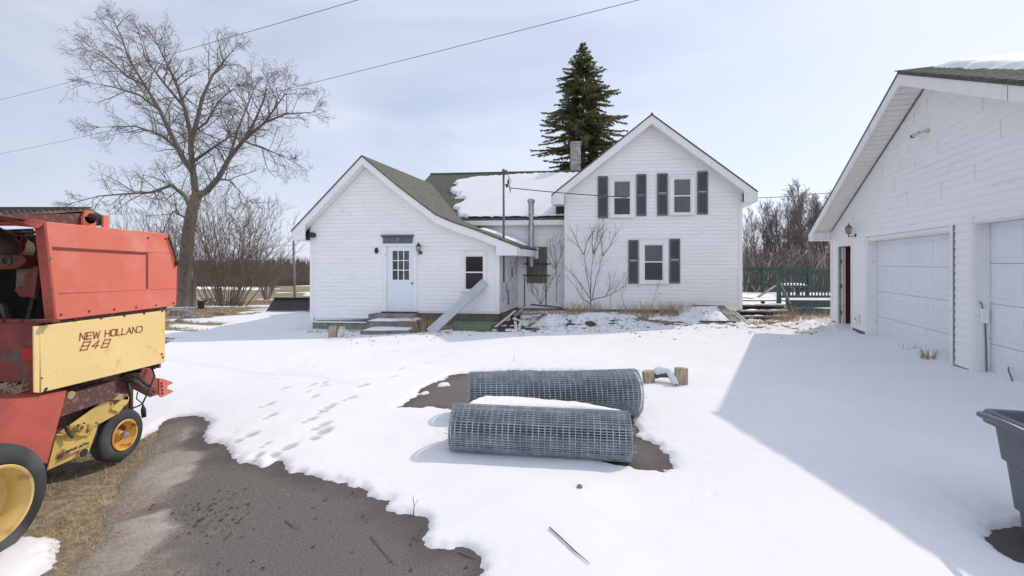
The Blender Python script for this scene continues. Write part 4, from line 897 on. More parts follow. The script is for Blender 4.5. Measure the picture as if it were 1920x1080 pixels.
logmesh((gx-.05,gy,z0), (.05,0,1), .14, .34, (Vector((1,.2,0)).normalized(),.07), 1).build('split_log', CUTWOOD, None, loc=(gx-.05,gy,z0), label='larger half of the split stump standing by the concrete steps', cat='log')
logmesh((gx+.11,gy+.02,z0), (.12,0,1), .11, .32, (Vector((-1,.1,0)).normalized(),.01), 2).build('split_log', OLDWHITE, None, loc=(gx+.1,gy,z0), label='paler narrow half of the split stump, right of the larger half', cat='log')
# log pieces right of the wire rolls
gx, gy = gp(1219,725); logmesh((gx,gy+.02,sz(gx,gy)-.03), (-.12,0,1), .085, .19, (Vector((.6,-.8,0)).normalized(),.05), 3).build('wood_chunk', CUTWOOD, None, loc=(gx,gy,0), bevel=.004, label='small split wood chunk next to the end of the far wire roll', cat='firewood')
gx, gy = gp(1278,730); logmesh((gx,gy+.02,sz(gx,gy)-.03), (.03,.05,1), .085, .25, (Vector((-.5,-.86,0)).normalized(),.045), 4).build('wood_chunk', CUTWOOD, None, loc=(gx,gy,0), bevel=.004, label='taller split wood chunk right of the snow covered log', cat='firewood')
A_ = Vector((*gp(1226,722),.10)); B_ = Vector((*gp(1268,732),.05)); M1 = (A_+B_)/2+Vector((-.02,.16,.06)); M2 = (A_+B_)/2+Vector((.10,.06,.07))
pts = [A_+Vector((0,.05,0)), A_.lerp(M1,.6), M1, M2, B_]
lg = MB().tube(pts, [.05,.055,.055,.05,.035], 10); lg.build('bent_log', BARK, None, smooth=True, loc=tuple(A_), label='bent dark log between the two wood chunks', cat='log')
m = MB(); up_ = Vector((0,0,.035)); m.tube([p+up_+Vector((0,.01,0)) for p in [pts[0]+Vector((.02,0,-.01))]+pts[1:4]+[pts[4]+Vector((-.01,-.02,-.01))]], [.045,.066,.072,.06,.04], 12)
m.build('log_snow', SNOW, None, smooth=True, label='snow cap on the bent log between the wood chunks', cat='snow')

# ------------------------------------------------------------------ rolls of welded wire
def wire_roll(A, B, r, ring, rows, turns, label, seed):
    A = Vector(A); B = Vector(B); ax = (B-A); Lr = ax.length; ax.normalize(); x = ax.orthogonal().normalized(); x = (Vector((0,0,1))-ax*ax.z).normalized(); y = ax.cross(x); rg = random.Random(seed)
    root = empty('wire_mesh_roll', (A+B)/2-Vector((0,0,r)), label, 'wire roll', 'rolls of welded wire mesh')
    rad = lambda a: r-.0105*(a/math.tau)-.004*math.sin(a*1.3+seed)*(a > 6.2)
    P = lambda a, h, dr=0: A+ax*h+(x*math.cos(a+seed)+y*math.sin(a+seed))*(rad(a)+dr)+Vector((0,0,.006*math.sin(h*3+seed)))
    rings = MB(); nr = int(Lr/ring); seg = 44
    for i in range(nr+1):
        h = Lr*i/nr
        n_ = int(seg*turns); rings.tube([P(math.tau*turns*k/n_, h+.004*math.sin(3*k/n_)) for k in range(n_+1)], .0036, 4, cap=False)
    rings.build('ring_wires', GALV, root)
    lo = MB(); per = rows
    for k in range(int(per*turns)):
        a = math.tau*k/per; jit = rg.uniform(-.01,.01)
        lo.tube([P(a+jit, -.004, .005), P(a+jit*.4, Lr*.5, .005), P(a+jit, Lr+.004, .005)], .0022, 4, cap=False)
    for k in range(26):
        a = rg.random()*math.tau*turns; e = rg.choice((0, Lr)); sg = -1 if e == 0 else 1
        lo.tube([P(a, e), P(a, e+sg*rg.uniform(.01,.03), rg.uniform(-.004,.006)), P(a+rg.uniform(-.05,.05), e+sg*rg.uniform(.02,.05), rg.uniform(-.01,.014))], .0024, 4)
    lo.build('long_wires', GALV, root)
    inner = MB(); rin = rad(math.tau*turns)-.012
    prof = [(h, rin+.0015*math.sin(h*17)) for h in np.linspace(.01, Lr-.01, 12)]
    inner.lathe(A, ax, [(0.012,rin-.03)]+prof+[(Lr-.012,rin-.03)], 40); inner.build('inner_layers', GALVD, root, smooth=True)
    return root
GALVD = mat('dense_inner_wire', (.20,.225,.25), (.13,.15,.175), scale=30, rough=.6, metal=.15, bump=.8, bscale=120)
r1 = .207; a1 = gp(846,852); b1_ = gp(1184,869)
wire_roll((a1[0]+.02,a1[1]+.04,r1+.02), (b1_[0]-.01,b1_[1]+.05,r1+.012), r1, .050, 58, 3.6, 'near wire mesh roll with snow on its top', 1)
r2_ = .250; wire_roll((-.465,4.98,r2_+.005), (1.395,5.13,r2_+.005), r2_, .055, 62, 3.6, 'far wire mesh roll, thicker and without snow', 2)
# snow between the rolls
nx_, ny_ = 70, 26; q = MB(); x0_, x1_ = -.46, .98
for j in range(ny_):
    for i in range(nx_):
        s_, t__ = i/(nx_-1), j/(ny_-1); e = min(1, s_*5.5, (1-s_)*2.6); e = max(0,e)**.6
        xx = x0_+(x1_-x0_)*s_; ya = 4.08+.02*(xx+.45)-.05*s_; nar = min(1, s_*7)*min(1, (1-s_)*1.35+.03); yb = ya+.04+.62*nar; yy = ya+(yb-ya)*t__+.015*math.sin(xx*9)*(1-t__)
        nz_ = float(fbm(np.array(xx*6), np.array(yy*9), 3, 5)); nz2 = float(fbm(np.array(xx*22), np.array(yy*22), 3, 6))
        edge = min(1, t__*7)*min(1, (1-t__)*5)*min(1, nar*2.5)
        zf = .398-.080*t__*nar + (.030+.02*nz_)*edge - .012*(1-edge) + (nz2-.5)*.012
        q.v.append((xx, yy, zf-.012))
q.f = [(j*nx_+i, j*nx_+i+1, (j+1)*nx_+i+1, (j+1)*nx_+i) for j in range(ny_-1) for i in range(nx_-1)]
base = len(q.v); q.v += [(a,b,c-.10) for a,b,c in q.v]
for i in range(nx_-1): q.f.append((base-nx_+i, base-nx_+i+1, 2*base-nx_+i+1, 2*base-nx_+i))
q.build('snow_mound', SNOW, None, smooth=True, label='long snow cap resting on the near wire roll against the far one', cat='snow', loc=(0,4.3,.4))

# ------------------------------------------------------------------ rubbish bin
bn = empty('wheeled_bin', (3.2,2.75,0), 'grey plastic wheeled bin with open lid at the right picture edge', 'bin')
def rrect(cx, cy, hx_, hy_, r, z, n=5):
    pts = []
    for (sx_,sy_,a0_) in ((1,1,0),(-1,1,90),(-1,-1,180),(1,-1,270)):
        for k in range(n+1):
            a = R(a0_+90*k/n); pts.append((cx+sx_*(hx_-r)+r*math.cos(a), cy+sy_*(hy_-r)+r*math.sin(a), z))
    return pts
def loft(rings_, cap0=True, cap1=False):
    m = MB(); n = len(rings_[0]); 
    for r_ in rings_: m.v += r_
    m.f = [(i*n+k, i*n+(k+1)%n, (i+1)*n+(k+1)%n, (i+1)*n+k) for i in range(len(rings_)-1) for k in range(n)]
    if cap0: m.f.append(tuple(range(n-1,-1,-1)))
    if cap1: m.f.append(tuple(range((len(rings_)-1)*n, len(rings_)*n)))
    return m
bcx, bcy = 3.31, 2.62; rot = R(-14)
def rotm(m): 
    m.v = [(bcx+(a-bcx)*math.cos(rot)-(b-bcy)*math.sin(rot), bcy+(a-bcx)*math.sin(rot)+(b-bcy)*math.cos(rot), c) for a,b,c in m.v]; return m
ZT = .745
rotm(loft([rrect(bcx,bcy,.185,.20,.05,.0), rrect(bcx,bcy,.195,.21,.05,.16), rrect(bcx,bcy,.212,.225,.05,.165), rrect(bcx,bcy,.235,.25,.05,.44), rrect(bcx,bcy,.252,.265,.05,.455), rrect(bcx,bcy,.278,.29,.055,ZT-.04),
   rrect(bcx,bcy,.268,.28,.05,ZT-.03), rrect(bcx,bcy,.18,.19,.05,.05)], True, True)).build('bin_body', BIN, bn, smooth=30)
rm = rotm(loft([rrect(bcx,bcy,.282,.294,.06,ZT-.07), rrect(bcx,bcy,.315,.33,.07,ZT-.075), rrect(bcx,bcy,.325,.345,.08,ZT-.03), rrect(bcx,bcy,.31,.325,.07,ZT), rrect(bcx,bcy,.272,.284,.055,ZT), rrect(bcx,bcy,.268,.28,.055,ZT-.03)], False)); rm.build('rim', BIN, bn, smooth=50)
hn = MB(); hn.tube([(bcx-.30,bcy-.20,ZT-.03),(bcx-.385,bcy-.19,ZT-.005),(bcx-.395,bcy,ZT+.005),(bcx-.385,bcy+.19,ZT-.005),(bcx-.30,bcy+.20,ZT-.03)], .02, 10); rotm(hn).build('handle', BIN, bn, smooth=True)
ld = MB().box((bcx+.29,bcy-.3,ZT-.62),(bcx+.32,bcy+.3,ZT-.01)); rotm(ld).build('lid', BIN, bn, bevel=.012)
for sy_ in (-1,1): m = MB().lathe((bcx+.24,bcy+sy_*.24,.09), (0,sy_,0), [(0,0),(0,.09),(.045,.09),(.05,.07),(.05,0)], 20); rotm(m).build('wheel', RUBBER, bn, smooth=35)
# ------------------------------------------------------------------ round baler
bal = empty('hay_baler', (-3.7, 3.4, 0), 'old red and yellow round hay baler parked at the left edge', 'hay baler')
XP = -3.2; XB = -4.75
S = lambda px, py, X=XP: atX(px, py, X)
def side_poly(pts, X, th, mb=None):
    mb = mb or MB(); return mb.prism([S(a,b,X) for a,b in pts], (-th,0,0))
# red side panel with pressed frame
TL, BL, BR, RM, TR = (82,415),(103,601),(331,573),(333,493),(315,438)
m = side_poly([TL,BL,BR,RM,TR], XP, .02)
panel = m.build('side_panel', RED, bal, bevel=.006); panel['label'] = 'big red sheet side panel'
m = MB()     # shade of the groove painted as flat dark red strips: top run, right run
g1 = [S(98,464), S(277,474), S(277,478.5), S(98,467.5)]
gm = MB(); gm.prism([S(98,462.5,XP+.0015), S(278,473,XP+.0015), S(278,478.5,XP+.0015), S(98,469,XP+.0015)], (-.004,0,0)); gm.prism([S(274,478.6,XP+.0015), S(278,478.6,XP+.0015), S(278,542,XP+.0015), S(274,541,XP+.0015)], (-.004,0,0))
gm.build('groove_shade', mat('groove_shade_red',(.22,.04,.03),(.18,.03,.025),rough=.7), panel)
lip = MB(); lip.tube([S(110,550,XP+.001), S(331,540,XP+.001)], .0035, 6); lip.tube([S(278,473,XP+.001), S(326,474,XP+.001)], .0025, 6); lip.build('crease', RED, panel, smooth=True)
def bolts(pts, X, m, par, name='bolt', r=.011):
    for a,b in pts: MB().lathe(S(a,b,X), (1,0,0), [(0,r),(.006,r),(.009,r*.6),(.009,0)], 8).build(name, m, par)
bolts([(114,590),(167,583.5),(214,580),(255,576),(292,572.5),(325,568.5),(277,446),(310,448)], XP, GREASE, panel, r=.008)
MB().tube([S(91,484,XP+.01), S(95,480,XP+.03), S(97,484,XP+.03), S(93,488,XP+.01)], .004, 6).build('latch_ring', STEEL, panel)
# front edge flange and hinge strip at the far end
m = MB(); m.prism([S(315,438), S(333,493), S(331,573), S(331,573)+Vector((-.06,.02,0)), S(333,493)+Vector((-.06,.02,0)), S(315,438)+Vector((-.06,.02,0))], (0,.015,0)); m.build('end_flange', DKRED, bal)
m = MB(); m.tube([S(316,444,XP+.012), S(325,470,XP+.015), S(331.5,496,XP+.015)], .008, 6); m.box(tuple(S(327,498,XP-.02)), tuple(S(332,490,XP+.03)+Vector((0,.01,0)))); m.build('latch_rod', BLACKM, bal)
# end face seen from the camera: red frame round a dark opening
def E(px, py, Y=3.10): return at(px, py, Y)
def endbar(pts, Y, th, name, m, parent=bal, bv=.006): return MB().prism([E(a,b,Y) for a,b in pts], (0,th,0)).build(name, m, parent, bevel=bv)
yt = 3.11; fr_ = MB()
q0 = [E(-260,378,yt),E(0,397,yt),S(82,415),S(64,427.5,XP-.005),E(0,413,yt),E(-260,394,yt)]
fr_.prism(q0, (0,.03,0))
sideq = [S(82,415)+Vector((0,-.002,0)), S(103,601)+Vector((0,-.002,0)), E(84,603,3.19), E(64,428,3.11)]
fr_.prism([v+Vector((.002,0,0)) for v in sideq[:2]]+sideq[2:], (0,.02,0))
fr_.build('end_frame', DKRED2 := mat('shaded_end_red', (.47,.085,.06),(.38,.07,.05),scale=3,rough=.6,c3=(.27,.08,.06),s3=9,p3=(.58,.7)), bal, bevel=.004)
# body shell behind the opening
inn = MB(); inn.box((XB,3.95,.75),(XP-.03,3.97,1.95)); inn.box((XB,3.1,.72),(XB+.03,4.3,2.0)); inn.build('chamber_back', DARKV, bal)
inn = MB(); inn.box((XP-.035,3.2,1.25),(XP-.024,4.25,1.93)); inn.build('inner_liner', MAROON, bal)
top = MB(); top.prism([S(84,416,XP-.02)+Vector((0,.03,-.002)), S(315,439,XP-.02), S(315,439,XP-.02)+Vector((-.35,0,0)), S(84,416,XP-.02)+Vector((-.35,.03,0))], (0,0,-.015)); top.build('top_shelf', RED, bal)
inn = MB(); inn.box((XB,3.2,.60),(XP-.04,3.72,.74)); inn.box((XB+.03,4.18,.74),(XP-.04,4.2,1.25)); inn.build('floor_plate', MAROON, bal)
# mechanism inside the opening
endbar([(-60,478),(42,478),(50,488),(42,497),(28,504),(-60,508)], 3.32, .10, 'pivot_arm', DKRED)
MB().lathe(E(12,489,3.318), (0,-1,0), [(0,.0),(0,.04),(-.0,.04)], 14).build('arm_hole', BLACKM, bal)
MB().lathe(E(12,489,3.317), (0,-1,0), [(.0,.040),(.006,.040),(.006,.026),(.0,.026)], 14).build('arm_bushing', GREASE, bal)
MB().prism([E(30,500,3.45),E(62,490,3.45),E(70,512,3.45),E(66,555,3.45),E(34,556,3.45),E(28,540,3.45)], (0,.06,0)).build('dusty_bracket', mat('dusty_steel',(.20,.16,.13),(.28,.24,.20),scale=8,rough=.9,c3=(.28,.06,.05),s3=6,p3=(.52,.6)), bal, bevel=.01)
endbar([(44,526),(66,510),(74,496),(64,556),(40,558),(25,544),(33,538),(40,540)], 3.40, .04, 'hook_bracket', DKRED)
MB().bar(E(72,500,3.36), E(64,558,3.36), .03, .03).build('brace_rod', DKRED, bal)
MB().tube([E(-70,425,3.6),E(25,465,3.6),E(45,470,3.6)], [.11,.10,.085], 14).build('dark_hose_bundle', BELT, bal, smooth=True)
m = MB(); m.tube([E(-20,436,3.7),E(66,433,3.7)], .022, 8); m.tube([E(-20,443,3.7),E(66,440,3.7)], .012, 8); m.build('cross_shaft', STEEL, bal, smooth=True)
m = MB(); m.lathe(E(43,447,3.55), (0,-1,0), [(0,.0),(0,.03),(.03,.03),(.03,.018),(.0,.018)], 12); m.bar(E(43,450,3.56), E(40,474,3.56), .03, .02); m.build('link_eye', DKRED, bal)
MB().prism([E(50,452,3.75),E(68,447,3.75),E(74,490,3.75),E(46,478,3.75)], (0,.03,0)).build('gusset_plate', MAROON, bal)
MB().bar(E(4,570,3.3), E(14,600,3.3), .03, .03).build('strut', GREASE, bal); MB().bar(E(64,560,3.6), E(54,600,3.6), .03, .03).build('strut', GREASE, bal)
# belts and rollers on top
bl = MB(); pts = [(-160,404),(0,399),(28,397.5),(60,396),(100,394.5),(140,392),(160,391),(172,392),(185,400),(196,410)]
XT = XP-.12
P_ = [atX(max(a,-160),b,XT-.02*0) for a,b in pts]
for p0,p1 in zip(P_,P_[1:]): bl.prism([p0,p1,p1+Vector((0,0,-.022)),p0+Vector((0,0,-.022))], (-1.3,0,0))
belt = bl.build('top_belts', BELT, bal)
sl = MB()
for k in range(15):
    t_ = k/14; p_ = P_[1].lerp(P_[6], t_) if False else atX(10+t_*158, 398.6-t_*7.6, XT); sl.box((p_.x-1.3,p_.y-.008,p_.z-.0),(p_.x+.008,p_.y+.008,p_.z+.012))
sl.build('belt_lacing', GREASE, belt)
m = MB(); m.prism([atX(0,404,XT+.02),atX(160,400,XT+.02),atX(160,409,XT+.02),atX(160,424,XT+.02),atX(86,418,XT+.02),atX(0,404.5,XT+.02)], (-.02,0,0)); m.build('belt_guard', MAROON, bal)
br = MB(); c = atX(170,407,XT+.05)
br.lathe(c, (-1,0,0), [(0,.0),(0,.052),(.02,.052),(.02,0)], 20); br.box((c.x-.02,c.y-.06,c.z-.12),(c.x,c.y+.045,c.z)); br.build('roller_bracket', RED, bal)
MB().lathe(c, (1,0,0), [(0,.03),(.05,.028),(.06,.018),(.06,0)], 12).build('roller_hub', BLACKM, bal, smooth=35)
MB().lathe(c+Vector((-.03,.10,-.01)), (-1,0,0), [(0,0),(0,.05),(1.2,.05),(1.2,0)], 16).build('top_roller', GREASE, bal, smooth=35)
c2 = atX(201,414,XT+.05); MB().box((c2.x-.02,c2.y-.035,c2.z-.08),(c2.x,c2.y+.02,c2.z+.045)).build('end_bracket', RED, bal, bevel=.004)
# lower end wall
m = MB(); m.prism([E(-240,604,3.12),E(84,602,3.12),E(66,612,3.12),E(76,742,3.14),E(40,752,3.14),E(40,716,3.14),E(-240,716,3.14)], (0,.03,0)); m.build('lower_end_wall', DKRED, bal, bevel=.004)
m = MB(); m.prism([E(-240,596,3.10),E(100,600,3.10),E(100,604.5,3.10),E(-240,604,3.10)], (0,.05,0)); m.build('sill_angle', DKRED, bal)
m = MB(); m.prism([E(40,652,3.115),E(64,652,3.115),E(66,676,3.115),E(41,676,3.115)], (0,.004,0)); m.build('red_reflector', mat('reflector_red',(.45,.015,.012),(.4,.012,.01),rough=.3), bal)
for a,b in ((6,602),(40,601),(62,601),(90,566)): MB().lathe(E(a,b,3.099 if b>590 else 3.15), (0,-1,0), [(0,.011),(.01,.011),(.01,0)], 6).build('bolt', GREASE, bal)
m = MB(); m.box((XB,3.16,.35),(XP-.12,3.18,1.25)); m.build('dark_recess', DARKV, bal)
hay = MB(); rh = random.Random(4)
for k in range(260):
    p_ = E(rh.uniform(-40,40), rh.uniform(722,752), 3.10+rh.uniform(0,.06)); d_ = Vector((rh.uniform(-1,1), rh.uniform(-.3,.2), rh.uniform(-.6,.6))).normalized()*.05; s_ = d_.cross(Vector((0,1,0))).normalized()*.0018
    hay.quad(p_-d_-s_, p_+d_-s_, p_+d_+s_, p_-d_+s_)
hay.build('trapped_hay', DRY, bal)['kind'] = 'stuff'
# yellow panel with lettering
XY = XP+.004; yp = MB()
yp.prism([S(76,611,XY),S(75,737,XY),S(310,679.5,XY),S(310,582,XY)], (-.012,0,0)); yp.prism([S(76,611,XY),S(75,737,XY),S(64,736,XY-.0),S(63,612,XY-.0)], (-.01,0,0))
ypo = yp.build('yellow_panel', YEL, bal, bevel=.006); ypo['label'] = 'pale yellow side panel with red lettering'
MB().tube([S(76,612,XY), S(76,736.5,XY)], .004, 6).build('panel_fold', YEL, ypo, smooth=True)
bolts([(84,733),(86,729),(303,664),(305,670)], XY, BLACKM, ypo, 'bolt', .009)
bolts([(86,607),(141,600),(190,596),(233,591.5),(270,587.5),(304,583)], XY, BLACKM, ypo, 'bolt', .010)
bolts([(77.5,709)], XY, BLACKM, ypo, 'bolt', .006)
GL = {'N':(.9,[[(0,0),(0,1),(.82,0),(.82,1)]]),'E':(.8,[[(.8,1),(0,1),(0,0),(.8,0)],[(0,.5),(.7,.5)]]),'W':(1.15,[[(0,1),(.28,0),(.57,.85),(.86,0),(1.15,1)]]),
 'H':(.85,[[(0,0),(0,1)],[(.85,0),(.85,1)],[(0,.5),(.85,.5)]]),'O':(.9,[[(.2,0),(.7,0),(.88,.18),(.9,.82),(.7,1),(.2,1),(.02,.82),(0,.18),(.2,0)]]),
 'L':(.72,[[(0,1),(0,0),(.72,0)]]),'A':(.95,[[(0,0),(.45,1),(.95,0)],[(.22,.34),(.72,.34)]]),'D':(.9,[[(0,1),(.6,1),(.88,.75),(.88,.25),(.6,0),(0,0)]]),
 '8':(.95,[[(0,0),(.95,0),(.95,1),(0,1),(0,0)],[(0,.5),(.95,.5)]]),'4':(.9,[[(.62,0),(.62,1),(0,.34),(.95,.34)]]),' ':(.5,[])}
def letters(text, P0, cap, shear, sp, sw, name, rise=0.0):
    m = MB(); x_ = 0
    for chh in text:
        w_, strokes = GL[chh]
        for s_ in strokes:
            pts_ = [Vector((0,(x_+a+shear*b)*cap, b*cap+rise*(x_+a))) for a,b in s_]
            for a,b in zip(pts_, pts_[1:]):
                d_ = (b-a).normalized(); n_ = Vector((0,-d_.z,d_.y))*sw/2; e_ = d_*sw/2; o_ = Vector(P0)
                m.prism([o_+a-e_-n_, o_+b+e_-n_, o_+b+e_+n_, o_+a-e_+n_], (.0016,0,0))
        x_ += w_+sp
    return m.build(name, LETTER, ypo)
P0 = S(149,638,XY); pe_ = S(267,622,XY)
tw = sum(GL[c_][0]+.24 for c_ in 'NEW HOLLAND')-.24; cap_ = .050; wneed = pe_.y-P0.y
letters('NEW HOLLAND', P0+Vector((.001,0,0)), wneed/(tw+.12) if wneed/(tw+.12) < .06 else .055, .12, .24, .0085, 'maker_lettering', (pe_.z-P0.z)/tw)
P0 = S(150,657,XY); letters('848', P0+Vector((.001,0,0)), .056, .55, .62, .0085, 'model_lettering', -.004)
# lower shields
m = MB(); pts = [(-160,800),(0,780),(33,750),(126,732),(89,870),(60,862),(0,836),(-160,836)]
def A_cl(px, X): return px
q = [Vector((-3.22, max(2.25, -3.22*F/(a-CX)), CH-(b-HY)/F*(-3.22*F/(a-CX)))) for a,b in pts]
q[0] = Vector((-3.22,2.3,.70)); q[-1] = Vector((-3.22,2.3,.45))
m.prism(q, (-.015,0,0)); m.prism([q[1],q[2],q[2]+Vector((-.5,0,.06)),q[1]+Vector((-.5,0,.06))], (0,0,-.01)); m.prism([q[2],q[3],q[3]+Vector((-.3,0,.02)),q[2]+Vector((-.3,0,.02))], (0,0,-.01))
m.build('lower_shield', mat('rubbed_red_shield',(.55,.11,.08),(.44,.09,.07),scale=3,rough=.55,c3=(.24,.12,.11),s3=2.6,p3=(.55,.75)), bal, bevel=.006)
side_poly([(120,733),(236,686),(215,722),(200,753),(96,830),(88,872)], XP-.15, .012).build('maroon_chute', MAROON, bal)
m = MB(); m.box((XB+.1,3.15,.25),(XP-.17,4.05,.72)); m.build('pickup_body', MAROON, bal)
XQ = -3.27
yl = side_poly([(89,882),(106,815),(193,753),(211,752),(218,769),(239,745),(241,753),(223,775),(185,796),(167,848)], XQ, .008)
arm = yl.build('pickup_side_plate', YEL2, bal, bevel=.003)
side_poly([(116,861),(124,842),(160,822),(166,827),(160,838),(120,858)], XQ+.035, .045).build('angle_bracket', YEL2, arm, bevel=.004)
m = MB(); c = S(157,849,XQ); m.lathe(c+Vector((.001,0,0)), (1,0,0), [(0,0),(.0,.032),(.004,.03),(.004,0)], 14); m.build('slot_hole', BLACKM, arm)
c = S(141,803,XQ); m = MB(); m.lathe(c, (1,0,0), [(0,.03),(.05,.03),(.05,.018),(.0,.018)], 14); m.build('pivot_sleeve', YEL2, arm, smooth=35)
m = MB(); m.tube([S(125,805,XQ+.04),S(137,820,XQ+.05)], .013, 8); m.tube([S(121,800,XQ+.03),S(132,812,XQ+.03)], .01, 8); m.build('pin', GREASE, arm)
m = MB(); m.bar(S(104,815,XQ+.02), S(170,810,XQ+.02)+Vector((0,0,-.02)), .02, .012); m.bar(S(165,815,XQ+.02), S(180,798,XQ+.02), .02, .012); m.build('rail_strip', YEL2, arm)
bolts([(127,846),(134,843),(141,840),(152,836),(158,832),(164,831),(157,794),(180,793),(146,797)], XQ+.04, GREASE, arm, 'bolt', .008)
m = MB(); m.bar(S(133,741,XP-.06), S(241,745,XP-.06), .05, .03, up=(1,0,0)); m.v = m.v; 
lk = MB().prism([S(128,734,XP-.05),S(241,739,XP-.05),S(241,750,XP-.05),S(128,749,XP-.05)], (-.03,0,0)); lk.lathe(S(131,741,XP-.05), (1,0,0), [(0,.03),(.012,.03),(.012,0)], 14)
lk.build('lift_link', mat('rusty_yellow',(.50,.36,.15),(.30,.20,.10),scale=6,rough=.7,c3=(.15,.10,.06),s3=20,p3=(.55,.62)), bal, bevel=.003)
side_poly([(209,768),(212,764),(238,742),(243,745),(241,754),(224,773)], XQ+.02, .012).build('guide_arm', YEL2, bal, bevel=.002)
# wheels
def wheel(par, cx, cy, cz, r, width, rimr, name, rimm, hubm=None, deep=.5, grooves=0):
    o = empty(name, (0,0,0), None, None); o.parent = par; o.location = Vector((cx,cy,cz))-par.location
    for k_ in ('label','category'):
        if k_ in o: del o[k_]
    ax = Vector((-1,0,0)); c = Vector((cx,cy,cz)); rr_ = r; t = MB()
    prof = [(.012,rimr),(.0,rimr+.02),(.0+width*.02,rimr+(r-rimr)*.45),(width*.10,r*.965),(width*.17,r*.99)]
    if grooves:
        for k in range(grooves):
            a = .2+.6*k/grooves; prof += [(width*a,r),(width*(a+.6/grooves*.55),r),(width*(a+.6/grooves*.6),r*.975),(width*(a+.6/grooves*.95),r*.975)]
    else: prof += [(width*.3,r),(width*.7,r)]
    prof += [(width*.83,r*.99),(width*.9,r*.965),(width*.98,rimr+(r-rimr)*.45),(width,rimr+.02),(width-.012,rimr),(width*.5,rimr-.01)]
    t.lathe(c, ax, prof, 64, closed=True); t.build('tyre', RUBBER, o, smooth=60)
    q = MB(); q.lathe(c, ax, [(-.004,rimr+.012),(-.010,rimr+.006),(-.006,rimr-.006),(.02,rimr-.012),(.035,rimr-.022),(width*deep*.8,rimr-.028),(width*deep,rimr*.72),(width*deep*1.02,rimr*.6),(width*deep*.9,rimr*.35),(width*deep*.9,0)], 48)
    q.build('rim', rimm, o, smooth=40)
    h_ = MB(); h_.lathe(c, ax, [(width*deep*.9,rimr*.30),(width*.18,rimr*.26),(width*.10,rimr*.14),(width*.05,rimr*.13),(width*.05,0)], 20); hb = h_.build('hub', hubm or rimm, o, smooth=35)
    for k in range(5):
        a = math.tau*k/5+.3; MB().lathe(c+ax*(width*deep*.99)+Vector((0,math.cos(a),math.sin(a)))*rimr*.48, -ax, [(-.01,rimr*.06),(.012,rimr*.06),(.012,0)], 6).build('wheel_nut', GREASE, hb)
    return o
wheel(bal, -2.91, 2.55, .335, .335, .27, .208, 'road_wheel', YRIM, YRIM, .55)
wheel(bal, -4.62, 2.63, .345, .345, .27, .205, 'road_wheel', YRIM, YRIM, .55)
wheel(bal, -3.31, 3.89, .235, .213, .13, .118, 'gauge_wheel', ORIM, ORIM, .5, grooves=3)
MB().tube([(-3.3,3.89,.235),(-3.5,3.89,.235),(-3.55,3.6,.42)], .022, 8).build('gauge_wheel_axle', GREASE, bal)
MB().lathe((-3.315,3.89,.235), (1,0,0), [(-.02,.026),(.022,.024),(.026,.0)], 14).build('axle_cap', mat('bare_axle_cap',(.40,.41,.42),(.3,.3,.3),rough=.4,metal=.6), bal, smooth=35)
MB().tube([(-4.5,2.63,.345),(-3.1,2.63,.345)], .035, 10).build('axle', GREASE, bal)
m = MB(); m.box((-4.55,2.6,.37),(-3.3,2.7,.50)); m.box((-3.75,2.6,.45),(-3.65,4.3,.56)); m.build('chassis', MAROON, bal)
# tongue with hitch jaw
XTg = -3.40
a_ = S(236,700,XTg); b_ = S(302,728,XTg)
m = MB(); m.prism([S(232,693,XTg),S(285,686,XTg),S(291,706,XTg),S(302,713,XTg),S(303,738,XTg),S(292,742,XTg),S(262,726,XTg),S(232,712,XTg)], (-.10,0,0)); m.build('tongue', mat('tongue_red',(.42,.10,.08),(.30,.075,.06),scale=5,rough=.7,c3=(.25,.15,.13),s3=10,p3=(.55,.65)), bal, bevel=.006)
m = MB(); hj = [(299,709),(306,710),(323,716),(325,719),(315,723),(314,729),(324,732),(325,735),(304,745),(299,742)]
m.prism([S(a,b,XTg+.012) for a,b in hj], (-.014,0,0)); m.prism([S(a,b,XTg+.012)+Vector((-.11,0,0)) for a,b in hj], (-.014,0,0)); m.build('hitch_jaw', RED, bal, bevel=.002)
bolts([(303,718),(303,724),(304,731),(304,737)], XTg+.013, GREASE, bal, 'hitch_bolt', .012)
m = MB(); rg = random.Random(12)
m.tube([S(232,700,XTg+.05),S(258,705,XTg+.06),S(290,735,XTg+.05)], .016, 6); m.tube([S(236,702,XTg+.08),S(260,722,XTg+.09),S(288,733,XTg+.07)], .012, 6); m.tube([S(233,712,XTg+.07),S(250,712,XTg+.08),S(275,728,XTg+.07)], .014, 6)
m.tube([S(240,716,XTg+.07),S(246,745,XTg+.07),S(244,765,XTg+.07)], .013, 6); m.tube([S(245,728,XTg+.07),S(247,767,XTg+.07),S(262,760,XTg+.07)], .008, 6)
m.build('jack_linkage', GREASE, bal, smooth=True)
m = MB(); m.tube([S(285,690,XTg+.05),S(290,705,XTg+.07),S(278,735,XTg+.07),S(267,757,XTg+.07),S(269,765,XTg+.07)], .007, 6); m.tube([S(258,735,XTg+.07),S(256,748,XTg+.07),S(268,757,XTg+.07)], .005, 6); m.tube([S(248,765,XTg+.07),S(258,762,XTg+.07),S(267,757,XTg+.07)], .006,6)
m.tube([S(268,760,XTg+.07),S(269,768,XTg+.07),S(270,782,XTg+.07)], [.008,.02,.018], 8); m.build('hanging_hose', BLACKM, bal, smooth=True)
MB().lathe(S(285,687,XTg+.04), (1,0,0), [(0,.026),(.03,.026),(.03,0)], 12).build('hose_coupler', BLACKM, bal, smooth=35)
